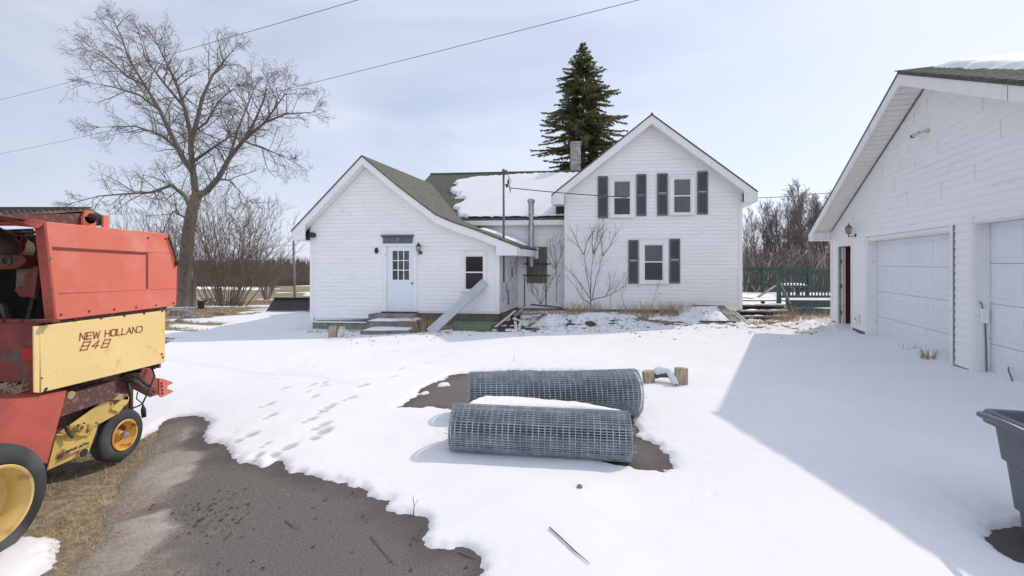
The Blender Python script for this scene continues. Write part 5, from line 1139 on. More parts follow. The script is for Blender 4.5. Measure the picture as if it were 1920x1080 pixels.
# rest of the machine beyond the frame edge
m = MB(); m.prism([(XB,3.11,1.3),(XB,4.3,1.3),(XB,4.3,1.95),(XB,3.11,1.99)], (-.03,0,0)); m.build('side_panel', RED, bal); MB().prism([(XB,3.05,.8),(XB,4.2,.8),(XB,4.2,1.28),(XB,3.05,1.28)], (-.02,0,0)).build('yellow_panel', YEL, bal)

# ------------------------------------------------------------------ overhead wires, poles
def wire(name, A, B, sag, r, label, n=24):
    A = Vector(A); B = Vector(B); pts = [A.lerp(B,i/n)-Vector((0,0,sag*4*(i/n)*(1-i/n))) for i in range(n+1)]
    return MB().tube(pts, r, 5).build(name, BLACKM, None, smooth=True, label=label, cat='wire', loc=tuple(A))
WIRE = BLACKM
wire('power_line', at(-160,222,46), at(900,-68,11.5), .35, .009, 'upper overhead power line crossing the top left sky')
wire('power_line', at(-160,316,44), at(1420,-58,11.5), .5, .009, 'lower overhead power line crossing the sky above the low gable')
p0 = Vector((x0+.22,y0,4.08)); 
wire('service_cable', p0, at(1760,330,19.0), .62, .014, 'service cable strung from the mast across the right gable')
pp = at(553,556,30); m = MB().tube([Vector((pp.x,30,-1.4)), Vector((pp.x-.1,30,at(552,447,30).z))], [.085,.065], 10); m.build('utility_pole', mat('pole_wood',(.33,.30,.26),(.25,.22,.19),scale=4,rough=.9,stretch=(3,3,.3)), None, smooth=True, label='thin grey utility pole behind the left end of the farmhouse', cat='pole', loc=(pp.x,30,-1.3))
wire('field_wire', at(380,452,60), at(552,460,30), .25, .012, 'thin wire running from the far field to the utility pole')

# black loader bucket
bk = empty('loader_bucket', (-8.9,18,gz(-8.9,18)), 'black steel loader bucket standing by the left corner of the farmhouse', 'bucket')
z0 = gz(-8.9,18)+.03; a = at(499,583,17.6); b = at(600,583,17.6); tl = at(514,558.5,18.1); z1 = tl.z
m = MB(); m.prism([(a.x,17.6,a.z),(b.x,17.6,a.z),(b.x,18.15,z1),(tl.x,18.15,z1)], (0,.03,0)); m.build('bucket_back', BLACKM, bk)
m = MB(); m.bar((tl.x,18.1,z1),(b.x,18.1,z1),.08,.035); m.build('top_lip', BLACKM, bk)
m = MB(); m.prism([(a.x,17.55,a.z-.02),(a.x+.3,18.2,z1),(a.x+.2,18.5,z1-.1),(a.x,18.4,a.z-.02)], (.03,0,0)); m.prism([(b.x-.5,17.55,a.z-.02),(b.x-.35,18.1,z1-.01),(b.x-.3,18.1,z1-.02),(b.x-.43,17.6,a.z)], (.02,0,0)); m.build('side_plate', CONDUIT, bk)

# picnic table, pot, stones
pt = empty('picnic_table', tuple(at(413,575,27)), 'weathered picnic table under the bare bush behind the baler', 'picnic table')
T0 = at(378,559,27); T1 = at(447,558,27); zt_ = T0.z; zg = gz(T0.x+1,27)
m = MB()
for k in range(5): m.box((T0.x,26.65+k*.15,zt_-.04),(T1.x,26.65+k*.15+.135,zt_))
m.build('tabletop', WEATH, pt)
for yy in (26.25,27.7): MB().box((T0.x,yy,zt_-.33),(T1.x,yy+.24,zt_-.29)).build('bench_seat', WEATH, pt)
for xx in (T0.x+.35, T1.x-.35):
    m = MB(); m.bar((xx,26.2,zg-.05),(xx,26.95,zt_-.04),.05,.1); m.bar((xx,27.9,zg-.05),(xx,27.15,zt_-.04),.05,.1); m.box((xx-.03,26.2,zt_-.38),(xx+.03,27.95,zt_-.33)); m.build('leg', PLY, pt)
c = at(377,588,23); m = MB().lathe((c.x,23,gz(c.x,23)-.02), (0,0,1), [(0,0),(0,.14),(.42,.17),(.42,.14),(.05,.12),(.05,0)], 16); m.build('dark_bucket', BLACKM, None, smooth=35, label='small dark bucket standing on the grass near the picnic table', cat='bucket', loc=(c.x,23,gz(c.x,23)))
rs = random.Random(21)
STL = ['flat grey stone in the grass left of the dark bucket','rounded stone in front of the dark bucket','snow dusted stone right of the dark bucket','largest grey stone at the foot of the big bare tree','small stone nearest the baler behind its red panel','stone half way between the tree trunk and the dark bucket']
for k,(a,b,r_) in enumerate([(352,598,.3),(392,598,.16),(410,590,.2),(338,590,.42),(336,604,.16),(362,592,.2)]):
    x_,y_ = gp(a,b); m = MB(); n = 10
    for j in range(5):
        ph = math.pi*(j/4-.5)*.98
        for i in range(n):
            a_ = math.tau*i/n; q_ = r_*(.8+.4*rs.random()); m.v.append((x_+q_*math.cos(a_)*math.cos(ph), y_+q_*.8*math.sin(a_)*math.cos(ph), gz(x_,y_)+.04+r_*.5*math.sin(ph)))
    m.f = [(j*n+i, j*n+(i+1)%n, (j+1)*n+(i+1)%n, (j+1)*n+i) for j in range(4) for i in range(n)]+[tuple(range(4*n,5*n))]
    m.build('stone', STONE, None, label=STL[k], cat='stone', loc=(x_,y_,gz(x_,y_)))

# ------------------------------------------------------------------ bare trees
def rvec(r): return Vector((r.gauss(0,1), r.gauss(0,1), r.gauss(0,1)))
def grow(mb, p, d, ln, r, lev, rg, up=.08, spread=.8, segs=None, kids=None, taper=.35, wob=.16, minr=.004, droop=0):
    n = segs or (5 if lev > 1 else 4); pts = [p]; rad = [r]; dd = d.normalized(); q = p.copy()
    for i in range(n):
        dd = (dd+rvec(rg)*wob+Vector((0,0,up-droop*(i/n)))).normalized(); q = q+dd*ln/n; pts.append(q.copy()); rad.append(max(minr, r*(1-(1-taper)*(i+1)/n)))
    mb.tube(pts, rad, 3 if r < .03 else 5 if r < .09 else 8, cap=False)
    if lev <= 0: return
    for k in range(kids[lev] if kids else 5):
        t = .22+.78*(k+rg.random())/(kids[lev] if kids else 5); i = min(n-1, int(t*n)); f = t*n-i
        pp_ = pts[i].lerp(pts[i+1], max(0,min(1,f))); dl = (pts[i+1]-pts[i]).normalized(); s_ = rvec(rg); s_ = (s_-dl*s_.dot(dl)).normalized()
        nd = (dl*(1-spread*.45)+s_*spread).normalized(); grow(mb, pp_, nd, ln*rg.uniform(.36,.62)*(1.12-.35*t), max(minr, rad[i]*.55), lev-1, rg, up, spread, None, kids, taper, wob, minr, droop)
TY = 28.0; rg = random.Random(11)
def Z7(zx, zy, dy=0): return at(zx/1.741+100, zy/1.741, TY+dy)
tree = empty('bare_tree', (Z7(430,1000).x, TY, -1.0), 'large leafless tree with spreading limbs behind the baler', 'tree')
limbs = []
trunk = [Z7(424,1030), Z7(428,950), Z7(432,860), Z7(440,770), Z7(452,690), Z7(468,640)]
tm = MB(); tm.tube([trunk[0]+Vector((0,0,-.3))]+trunk, [.72,.55,.44,.38,.35,.32,.30], 12)
LB = [
 ([(468,640,0),(500,625,0),(540,580,.3),(575,515,.6),(620,460,1.0),(690,400,1.2),(760,372,1.4),(850,366,1.6)], .30),
 ([(620,460,1.0),(655,400,.6),(686,330,.3),(700,262,.2)], .14),
 ([(466,640,0),(458,580,-.3),(450,500,-.6),(447,430,-.8),(428,350,-1.2),(400,268,-1.6),(362,190,-2.0),(332,130,-2.2)], .28),
 ([(448,470,-.7),(470,390,-.2),(486,320,.3),(520,245,.8),(556,200,1.2),(590,160,1.4)], .20),
 ([(455,560,-.4),(425,520,.4),(385,440,.9),(348,360,1.4),(300,280,1.8),(250,200,2.2),(222,120,2.4),(195,60,2.5)], .24),
 ([(348,360,1.4),(280,310,1.0),(200,285,.5),(120,270,.2)], .12),
 ([(410,490,.6),(350,440,0),(270,412,-.5),(150,415,-1)], .12),
 ([(452,530,-.5),(510,490,-1.2),(570,450,-1.8),(640,430,-2.2)], .13),
 ([(452,690,0),(430,640,.8),(385,605,1.2),(320,628,1.8),(250,632,2.3),(150,640,2.8),(70,660,3.2)], .19),
 ([(535,585,.3),(575,588,-.3),(605,620,-.6),(612,655,-.8)], .08),
 ([(450,720,0),(390,690,-.8),(365,740,-1.4),(340,800,-1.8)], .09),
 ([(428,350,-1.2),(360,270,-2.2),(300,190,-2.8),(285,130,-3)], .11),
 ([(575,515,.6),(600,430,1.6),(640,330,2.4),(660,280,2.8)], .11),
 ([(300,280,1.8),(240,250,2.8),(170,180,3.4),(120,150,3.6)], .10),
 ([(690,400,1.2),(740,330,2),(770,290,2.3)], .09), ([(620,460,1),(700,490,.2),(770,520,-.4)], .08),
 ([(445,440,-.8),(500,400,-2),(540,330,-2.8),(600,280,-3.2)], .10)]
cr = MB(); KD = {3:5,2:6,1:6,0:0}
for pts_, r0 in LB:
    P_ = [Z7(a,b,c_) for a,b,c_ in pts_]; n = len(P_); rad = [.72*r0*(1-.95*i/(n-1))+.008 for i in range(n)]
    tm.tube(P_, rad, 8 if r0 > .12 else 6, cap=False)
    tot = sum((P_[i+1]-P_[i]).length for i in range(n-1))
    for k in range(3): grow(cr, P_[-1], (P_[-1]-P_[-2]).normalized()+rvec(rg)*.3, rg.uniform(.6,1.1), .02, 2, rg, up=.05, spread=.75, kids=KD, wob=.11, minr=.0055)
    for k in range(int(tot*2.9)):
        t = .12+.88*(k+rg.random())/int(tot*2.9); i = min(n-2, int(t*(n-1))); f = t*(n-1)-i; pp_ = P_[i].lerp(P_[i+1], f); dl = (P_[i+1]-P_[i]).normalized()
        s_ = rvec(rg); s_ = (s_-dl*s_.dot(dl)).normalized(); rr_ = rad[i]*.5
        grow(cr, pp_, (dl*.55+s_*.85), rg.uniform(1.25,2.6)*(1.15-.45*t), max(.012, min(.036, rr_)), 2, rg, up=.05, spread=.75, kids=KD, wob=.11, minr=.0055, droop=.10)
tm.build('trunk', BARK, tree, smooth=True); cr.build('crown', TWIG, tree)
print('tree', len(cr.f))

def multistem(name, x, y, z, h, spread_, stems, lev, r, m, label, cat, seed, kids, up=.10, minr=.004, lo=.75, bspr=.15):
    o = empty(name, (x,y,z), label, cat); rg = random.Random(seed); mb = MB(); st_ = MB()
    for k in range(stems):
        a = math.tau*k/stems+rg.uniform(-.4,.4); e = rg.uniform(.15,1.0)*spread_
        d = Vector((math.cos(a)*e, math.sin(a)*e, 1)); base_ = Vector((x+math.cos(a)*bspr*e, y+math.sin(a)*bspr*e, z-.05)); ln = h*rg.uniform(lo,1.05)/math.sqrt(1+e*e*.3)
        n = 6; pts = [base_]; dd = d.normalized(); rr_ = [r]
        for i in range(n): dd = (dd+rvec(rg)*.07+Vector((0,0,up*.5))).normalized(); pts.append(pts[-1]+dd*ln/n); rr_.append(max(minr, r*(1-.75*(i+1)/n)))
        st_.tube(pts, rr_, 5, cap=False)
        for j in range(kids[0]):
            t = .2+.8*(j+rg.random())/kids[0]; i = min(n-1,int(t*n)); p_ = pts[i].lerp(pts[i+1], t*n-i); dl = (pts[i+1]-pts[i]).normalized(); s_ = rvec(rg); s_ = (s_-dl*s_.dot(dl)).normalized()
            grow(mb, p_, dl*.8+s_*.6, ln*rg.uniform(.18,.36), max(minr, rr_[i]*.5), lev, rg, up=up, spread=.6, kids={2:kids[1],1:kids[2],0:0}, wob=.12, minr=minr)
    st_.build('stems', m, o, smooth=True); mb.build('twigs', m, o); return o
bx = at(425,576,26.0); multistem('bare_bush', bx.x, 26.0, gz(bx.x,26)-.02, 6.1, .75, 46, 1, .030, BUSHT, 'wide many stemmed bare bush beside the big tree trunk', 'bush', 31, (11,6,5), minr=.007, bspr=1.3)
bx = at(322,590,30.0); multistem('bare_bush', bx.x, 30.0, gz(bx.x,30)-.05, 5.2, .55, 12, 1, .05, TWIG, 'smaller bare bush showing between the baler and the tree trunk', 'bush', 32, (10,5,4), minr=.010)
bx = at(500,560,36); multistem('bare_bush', bx.x, 36.0, gz(bx.x,36)-.05, 4.2, .6, 14, 1, .04, BUSHT, 'distant low bare bush left of the utility pole', 'bush', 33, (10,5,4), minr=.011)
bx = at(250,590,33.0); multistem('bare_bush', bx.x, 33.0, gz(bx.x,33)-.05, 6.2, .6, 12, 1, .05, TWIG, 'bare bush rising just above the red baler panel', 'bush', 36, (10,5,4), minr=.010)
# dead trunk stub right of the tree
c = at(361,575,27.5); MB().tube([(c.x,27.5,-1.2),(c.x+.03,27.5,at(360,523,27.5).z)], [.20,.16], 9).build('dead_stump', BARK, None, smooth=35, label='short dead stump just right of the big tree trunk', cat='stump', loc=(c.x,27.5,-1.1))

# shrubs against the farmhouse
def shrub(pts_list, Y, name, label, seed, fine=(7,2), r=.018, m=TWIG):
    root_ = at(*pts_list[0][0], Y); o = empty(name, tuple(root_), label, 'shrub'); rg = random.Random(seed); a = MB(); b = MB()
    for pl in pts_list:
        P_ = [at(x,y,Y-.0+rg.uniform(-.15,.1)*(i>0)) for i,(x,y) in enumerate(pl)]; n = len(P_); rad = [r*(1-.7*i/(n-1)) for i in range(n)]; a.tube(P_, rad, 5, cap=False)
        for k in range(fine[0]):
            t = .3+.7*(k+rg.random())/fine[0]; i = min(n-2,int(t*(n-1))); p_ = P_[i].lerp(P_[i+1], t*(n-1)-i); dl = (P_[i+1]-P_[i]).normalized(); s_ = rvec(rg); s_.y *= .4; s_ = (s_-dl*s_.dot(dl)).normalized()
            grow(b, p_, dl*.9+s_*.5+Vector((0,-.05,.25)), rg.uniform(.25,.6), .006, 1, rg, up=.12, spread=.45, kids={1:fine[1],0:0}, wob=.1, minr=.0035)
    a.build('stems', m, o, smooth=True); b.build('twigs', m, o); return o
shrub([[(1108,580),(1107,555),(1100,510),(1095,478)],[(1107,560),(1108,520),(1112,476)],[(1109,565),(1118,520),(1130,480)],[(1107,560),(1090,535),(1068,505)],[(1109,562),(1135,556),(1160,545),(1170,535)],[(1108,570),(1092,560),(1080,540)],[(1095,478),(1084,460),(1075,436)],[(1095,478),(1100,455),(1106,440)],[(1112,476),(1110,455),(1112,438)],[(1112,476),(1118,450),(1124,420)],[(1130,480),(1128,460),(1124,440)],[(1130,480),(1145,460),(1155,435)],[(1112,476),(1122,460),(1132,432)],[(1135,556),(1142,545),(1146,530)]], 14.9, 'bare_shrub', 'tall bare forked shrub in front of the right gable', 3, (6,2))
shrub([[(1044,566),(1043,530),(1043,500)],[(1043,504),(1041,475),(1040,462)],[(1043,504),(1034,480),(1028,462)],[(1043,500),(1052,480),(1056,462)],[(1043,506),(1030,490),(1022,478)]], 15.6, 'bare_shrub', 'slim bare sapling in the recess right of the boarded window', 4, (7,2), .014)
shrub([[(1014,570),(1008,550),(998,530)],[(1014,570),(1018,545),(1022,520)],[(1015,570),(1026,545),(1036,520)],[(1013,570),(1004,555),(992,545)]], 15.3, 'bare_shrub', 'low bare shrub below the boarded window', 5, (7,2), .012, BUSHT)
for pl_s, lb_s in (([(1222,575),(1226,560),(1230,545)],'thin stalk under the lower right window'),([(1144,575),(1145,550),(1148,530)],'thin stalk just right of the tall forked shrub'),([(1170,575),(1165,550),(1170,535)],'thin stalk half way between the forked shrub and the lower window')): shrub([pl_s], 14.95, 'bare_stalk', lb_s, 6, (3,1), .008)

# ------------------------------------------------------------------ weeds and dry grass
def blades(mb, x, y, z, n, rad, h, rg, lean=.5, wd=.006, segs=2):
    for k in range(n):
        a = rg.random()*math.tau; q = rad*math.sqrt(rg.random()); bx_ = x+q*math.cos(a); by = y+q*math.sin(a); hh = h*rg.uniform(.4,1.15)
        d = Vector((math.cos(a)*lean*rg.random()+rg.gauss(0,.12), math.sin(a)*lean*rg.random()+rg.gauss(0,.12), 1)); d2 = d+Vector((rg.gauss(0,.35),rg.gauss(0,.35),-.25*rg.random()))
        p0 = Vector((bx_,by,z-.01)); p1 = p0+d.normalized()*hh*.55; p2 = p1+d2.normalized()*hh*.45; aa = rg.random()*math.pi; s_ = Vector((math.cos(aa),math.sin(aa),0))*wd*.5
        mb.add([p0-s_,p0+s_,p1+s_*.7,p1-s_*.7,p2], [(0,1,2,3),(3,2,4)])
WD = [(800,612,13.4,260,.42,.55,'tangle of brown weeds beside the concrete steps',.9),(762,625,12.9,60,.25,.22,'low brown weeds at the end of the lowest concrete step',1.0),(668,603,13.9,50,.22,.28,'weed tuft between the steps and the foundation',.6),
 (966,585,14.0,150,.13,.50,'upright rust brown plant at the corner of the low gable',.15),(1100,583,14.9,260,.5,.5,'dry weeds round the foot of the tall bare shrub',.3),(1235,590,14.85,620,.85,.55,'long band of tan weeds under the lower right window',.4),
 (1420,603,14.6,300,.6,.22,'flattened tan grass at the bottom of the deck stairs',1.0),(1500,606,14.8,300,.65,.38,'straw coloured weeds in front of the green lattice',.6),(1478,590,15.2,90,.25,.6,'tall dry stalks beside the deck stairs',.3),(1548,614,13.3,60,.25,.25,'dry weeds against the garage corner',.6),
 (1012,575,15.3,120,.5,.35,'brown weeds below the boarded window',.3),(590,618,13.7,40,.2,.20,'weed tuft at the left corner of the farmhouse',.9),(618,612,13.9,26,.15,.14,'tiny weed tuft behind the split stump',.9),(838,622,13.2,50,.2,.25,'weeds at the foot of the leaning board',.8),(1740,686,None,60,.10,.24,'frosted weed clump in the snow at the farther garage door',.8),(1700,668,None,10,.10,.16,'few stems poking out of the snow left of the frosted clump',.9)]
for k,(a,b,Y_,n_,rd,hh,lb,ln) in enumerate(WD):
    x_,y_ = gp(a,b)
    if Y_: x_ = (a-CX)/F*Y_; y_ = Y_
    m = MB(); rg = random.Random(100+k)
    if k in (0,): blades(m, x_, y_, sz(x_,y_), n_, rd, hh, rg, ln, .012)
    elif k == 3: blades(m, x_, y_, sz(x_,y_), n_, rd, hh, rg, ln, .03)
    else: blades(m, x_, y_, sz(x_,y_), n_, rd, hh, rg, ln, .009)
    if rd > .4: m.v = [(x_+(p[0]-x_)*1.6, y_+(p[1]-y_)*.45, p[2]) for p in m.v]
    m.build('weed_clump', mat('rust_brown_plant',(.20,.10,.05),(.14,.07,.035),scale=9,rough=.9) if k == 3 else WEEDM, None, loc=(x_,y_,sz(x_,y_)), label=lb, cat='weeds')
gr_ = MB(); rg = random.Random(77); zone = np.array(W([(300,1000),(170,1085),(60,1060),(20,900),(90,860),(150,830),(230,830),(268,850),(262,900)])); 
cnt = 0
PAs = [(float(a), float(b)) for a, b in PA]
def inpoly(x, y, P):
    ins = False; n = len(P)
    for i in range(n):
        a, b = P[i], P[(i+1)%n]
        if (a[1] > y) != (b[1] > y) and x < (b[0]-a[0])*(y-a[1])/(b[1]-a[1])+a[0]: ins = not ins
    return ins
while cnt < 22000:
    x_ = rg.uniform(-5.2,-1.9); y_ = rg.uniform(1.9,5.2)
    if inpoly(x_, y_, DRV): 
        if rg.random() > .025: continue
    if not inpoly(x_, y_, PAs): continue
    if mnoise.noise(Vector((x_*3, y_*3, 0))) < -.12 and rg.random() < .8: continue
    blades(gr_, x_, y_, gz(x_,y_)+.004, 1, .01, .055, rg, 2.6, .0042); cnt += 1
gr_.build('dry_grass', DRY, None, label='matted dry grass round the baler wheels', cat='grass', kind='stuff')
gr_ = MB(); cnt = 0
while cnt < 16000:
    Yv = 12+rg.random()**1.5*26; x_ = rg.uniform(-.86,-.50)*Yv; y_ = Yv
    if sz(x_,y_) > gz(x_,y_)+.035: continue
    if inpoly(x_, y_, DRV): continue
    blades(gr_, x_, y_, gz(x_,y_), 1, .05, .10, rg, 1.5, .012+.0007*Yv); cnt += 1
gr_.build('verge_grass', DRY, None, label='dry tan grass on the verge round the big tree', cat='grass', kind='stuff')
# leaf and twig litter on the snow near the houses
lt = MB(); 
for k in range(1500):
    a = rg.uniform(600,1560); b = 600+abs(rg.gauss(0,1))*14+ (10 if a < 850 else 0); x_,y_ = gp(a,b)
    if y_ > 14.6: continue
    s_ = rg.uniform(.015,.065); th = rg.random()*math.tau; z_ = sz(x_,y_)+.006; u_ = Vector((math.cos(th),math.sin(th),rg.uniform(-.3,.3)))*s_; v_ = Vector((-math.sin(th),math.cos(th),rg.uniform(-.3,.3)))*s_*rg.uniform(.25,.6); c = Vector((x_,y_,z_))
    lt.add([c-u_,c-v_,c+u_,c+v_+Vector((0,0,.006))], [(0,1,2,3)])
lt.build('leaf_litter', mat('leaf_brown',(.10,.07,.045),(.17,.12,.08),rough=.9), None, label='dead leaves and crumbs strewn on the snow before the houses', cat='leaf litter', kind='stuff')
def twig(pxs, r, label, lift=.004):
    P_ = [Vector((*gp(a,b),0)) for a,b in pxs]; P_ = [Vector((p.x,p.y,sz(p.x,p.y)+r+lift)) for p in P_]
    MB().tube(P_, [r]*(len(P_)-1)+[r*.4], 5).build('twig', TWIG, None, label=label, cat='twig', loc=tuple(P_[0]))
twig([(1030,1012),(1050,1030),(1075,1055),(1105,1082)], .0045, 'brown twig lying on the snow at the bottom centre')
twig([(535,980),(548,990),(562,998)], .0035, 'short dark twig on the asphalt left of centre')
twig([(695,1008),(715,1035),(745,1066)], .003, 'thin twig on the asphalt near the snow edge')
twig([(860,1040),(880,1048),(892,1052)], .004, 'tiny twig at the snow edge below the near roll')
for (a,b,lb) in ((775,970,'thin stalk standing in the snow at the asphalt edge'),(963,684,'thin stalk standing in the snow behind the far roll')):
    x_,y_ = gp(a,b); z_ = sz(x_,y_); m = MB(); hh = .13 if y_ < 4 else .09; m.tube([(x_,y_,z_-.01),(x_+.005,y_,z_+hh*.5),(x_-.003,y_,z_+hh)], [.0045,.003,.002], 4); m.tube([(x_+.003,y_,z_+hh*.4),(x_+.03,y_,z_+hh*.8)], .002, 4); m.build('dry_stalk', TWIG, None, label=lb, cat='stalk', loc=(x_,y_,z_))
x_,y_ = gp(1087,932); MB().lathe((x_,y_,sz(x_,y_)), (0,0,1), [(0,.02),(.012,.022),(.02,.012),(.022,0)], 8).build('dark_clod', STONE, None, label='small dark clod on the snow in front of the near roll', cat='clod', loc=(x_,y_,0))
deb = MB()
for k in range(150):
    a = rg.gauss(400,45) if k < 90 else rg.uniform(200,880); b = rg.gauss(968,22) if k < 90 else rg.uniform(860,1078); x_,y_ = gp(a,b)
    if not inpoly(x_,y_,PAs): continue
    s_ = rg.uniform(.006,.02); th = rg.random()*math.tau; u_ = Vector((math.cos(th),math.sin(th),.1))*s_; v_ = Vector((-math.sin(th),math.cos(th),.1))*s_*.35; c = Vector((x_,y_,gz(x_,y_)+.016)); deb.add([c-u_,c-v_,c+u_,c+v_+Vector((0,0,.004))], [(0,1,2,3)])
deb.build('leaf_crumbs', mat('dark_leaf_crumb',(.055,.04,.03),(.09,.065,.05),rough=.9), None, label='dark leaf crumbs scattered on the bare asphalt', cat='leaf litter', kind='stuff')
peb = MB()
for k in range(900):
    x_ = rg.uniform(-3.4,1.2); y_ = rg.uniform(1.9,5.0)
    if not inpoly(x_,y_,DRV) or not inpoly(x_, y_, PAs): continue
    if (x_ > -1.4 and rg.random() < .85): continue
    s_ = rg.uniform(.003,.009); z_ = gz(x_,y_)+.011; v = [(x_+s_*rg.uniform(-1,1), y_+s_*rg.uniform(-1,1), z_+s_*rg.uniform(-.3,.9)) for _ in range(4)]; v = [(x_-s_,y_-s_,z_-.003),(x_+s_,y_-s_*.6,z_-.003),(x_+s_*.4,y_+s_,z_-.003),(x_,y_,z_+s_)]
    peb.add(v, [(0,2,1),(0,1,3),(1,2,3),(2,0,3)])
peb.build('gravel', mat('pale_gravel',(.34,.31,.28),(.22,.20,.18),rough=.9), None, label='loose gravel scattered on the asphalt edge', cat='gravel', kind='stuff')

# broken boards by the corner of the low gable
gb_ = 'broken boards in the pile by the low gable corner'
def bd(a, b, Ya, Yb, wd, label, m=OLDWHITE, th=.025, la=0, lb=0):
    A = at(*a, Ya)+Vector((0,0,la)); B = at(*b, Yb)+Vector((0,0,lb)); board('broken_board', A, B, wd, th, m, label, 'board', gb_)
bd((929,613),(966,583),12.7,13.8,.07,'long white board slanting up to the corner at the left of the pile')
bd((965,595),(968,620),13.3,12.75,.08,'nearly upright white slat in the middle of the pile')
bd((962,597),(978,602),13.2,13.1,.14,'short pale split board on top of the pile')
bd((974,603),(1008,603),13.0,12.95,.14,'pale board lying level at the front of the pile', th=.05)
bd((976,605),(973,618),12.95,12.75,.08,'short white leg slat under the level board')
bd((966,592),(982,577),13.4,13.9,.10,'grey slat pointing right above the pile', WEATH)
bd((990,612),(1008,600),12.8,13.0,.16,'grey broken board at the right end of the pile', WEATH)
bd((985,617),(1005,620),12.75,12.6,.06,'flat dark board lying on the snow before the pile', PLY)
bd((970,590),(1018,588),13.9,13.9,.22,'snow edged grey board behind the pile', WEATH)
bd((998,606),(1022,588),13.1,13.6,.09,'dark rafter end leaning at the back of the pile', PLY)
bd((995,571),(1055,577),15.3,15.2,.12,'rotten plank lying along the recess under the boarded window', PLY, th=.05)
bd((1352,574),(1382,606),14.6,13.6,.24,'wide weathered hatch board right of the snow drift', WEATH, .03)
bd((1359,573),(1398,606),14.6,13.6,.06,'left white edged lath beside the hatch board')
bd((1367,575),(1406,607),14.5,13.5,.05,'right white edged lath beside the hatch board')
bd((1312,603),(1380,604),13.65,13.6,.04,'dark board edge under the snow drift', PLY, .06)
bd((1300,573.5),(1358,574.5),15.0,14.7,.10,'dark plank along the wall above the snow drift', PLY, .05)
# snow drift slab on the cellar hatch
q = MB(); nx_, ny_ = 50, 24; c0 = at(1270,578,14.95); c1 = at(1352,577,14.7); c2 = at(1372,604,13.7); c3 = at(1284,612,13.6)
for j in range(ny_):
    for i in range(nx_):
        s_, t__ = i/(nx_-1), j/(ny_-1); p_ = c0.lerp(c1,s_).lerp(c3.lerp(c2,s_),t__); e = min(1, s_*3, (1-s_)*9+.2, (1-t__)*6); q.v.append((p_.x,p_.y,p_.z+.09*max(0,e)**.6-.05+.03*float(fbm(np.array(p_.x*3),np.array(p_.y*3),3,2))))
q.f = [(j*nx_+i, (j+1)*nx_+i, (j+1)*nx_+i+1, j*nx_+i+1) for j in range(ny_-1) for i in range(nx_-1)]
q.build('snow_drift', SNOW, None, smooth=True, label='smooth sloping snow drift on the cellar hatch by the right gable', cat='snow', loc=tuple(c3))

# ------------------------------------------------------------------ spruce
SY = 31.0; sx = (1093-CX)/F*SY; ztop = CH+(HY-80)/F*SY; zb = -.3; H = ztop-zb
spr = empty('spruce_tree', (sx,SY,zb), 'tall dark green spruce rising behind the farmhouse chimney', 'tree')
tr = MB(); tr.tube([(sx,SY,zb),(sx,SY,zb+H*.5),(sx,SY,ztop)], [.32,.18,.015], 8); rg = random.Random(8); nd = MB()
z = zb+1.5
while z < ztop-.12:
    dz_ = ztop-z; Rm = .95*dz_**.62*min(1, .30+dz_*.35)+.03; t = dz_/H
    for k in range(6 if t > .12 else 4):
        a = rg.random()*math.tau; L_ = Rm*rg.choice((rg.uniform(.45,.8), rg.uniform(.8,1.02), rg.uniform(.95,1.16))); n = 6; p_ = Vector((sx,SY,z+rg.uniform(-.12,.12))); pts = [p_.copy()]
        lift = rg.uniform(.05,.45)*(1.3-t); drop = rg.uniform(.5,1.15)*(.35+t)
        for i in range(n):
            f = (i+1)/n; sl = lift-drop*f*1.3+(1.9*drop*max(0,f-.6)); a2 = a+.12*math.sin(f*3+k); dd = Vector((math.cos(a2),math.sin(a2),sl)).normalized(); p_ = p_+dd*L_/n; pts.append(p_.copy())
        tr.tube(pts, [.045*(.3+t)*(1-.8*i/n) for i in range(n+1)], 3, cap=False)
        side_ = Vector((-math.sin(a),math.cos(a),0)); nn_ = max(6, int(L_*17))
        for j in range(nn_):
            f = .10+.90*(j+rg.random())/nn_; i = min(n-1,int(f*n)); q_ = pts[i].lerp(pts[i+1], f*n-i)
            for s_ in (-1,1):
                if rg.random() < .12: continue
                wl = (.12+.34*(1-f)*min(1,L_/2.2))*rg.uniform(.5,1.25)+.05; dv = (side_*s_*rg.uniform(.4,1)+Vector((math.cos(a),math.sin(a),0))*rg.uniform(.5,1.1)+Vector((0,0,rg.uniform(-.75,.12)))).normalized()
                e_ = q_+dv*wl; up2 = dv.cross(Vector((rg.gauss(0,1),rg.gauss(0,1),rg.gauss(0,1)))).normalized()*(.028+.03*rg.random()); m2 = q_.lerp(e_,.45)
                nd.add([q_, m2+up2, e_, m2-up2], [(0,1,2,3)])
                up3 = dv.cross(up2).normalized()*(.025+.02*rg.random()); nd.add([q_, m2+up3, e_+Vector((0,0,-.04)), m2-up3], [(0,1,2,3)])
                for q3 in range(2):
                    b3 = q_.lerp(e_, rg.uniform(.3,.9)); d3 = (dv*.6+rvec(rg)*.5+Vector((0,0,-.25))).normalized()*wl*.45; u3 = d3.cross(rvec(rg)).normalized()*.018; nd.add([b3, b3+d3*.5+u3, b3+d3, b3+d3*.5-u3], [(0,1,2,3)])
    z += .12+.09*t
for j in range(60):
    a = rg.random()*math.tau; q_ = Vector((sx,SY,ztop-rg.random()*1.2)); dv = Vector((math.cos(a),math.sin(a),.6)).normalized(); e_ = q_+dv*.16; u_ = dv.cross(Vector((0,0,1))).normalized()*.03; nd.add([q_,q_.lerp(e_,.5)+u_,e_,q_.lerp(e_,.5)-u_],[(0,1,2,3)])
tr.build('trunk', BARK, spr, smooth=True); nd.build('crown', NEEDLE, spr); print('spruce', len(nd.f))

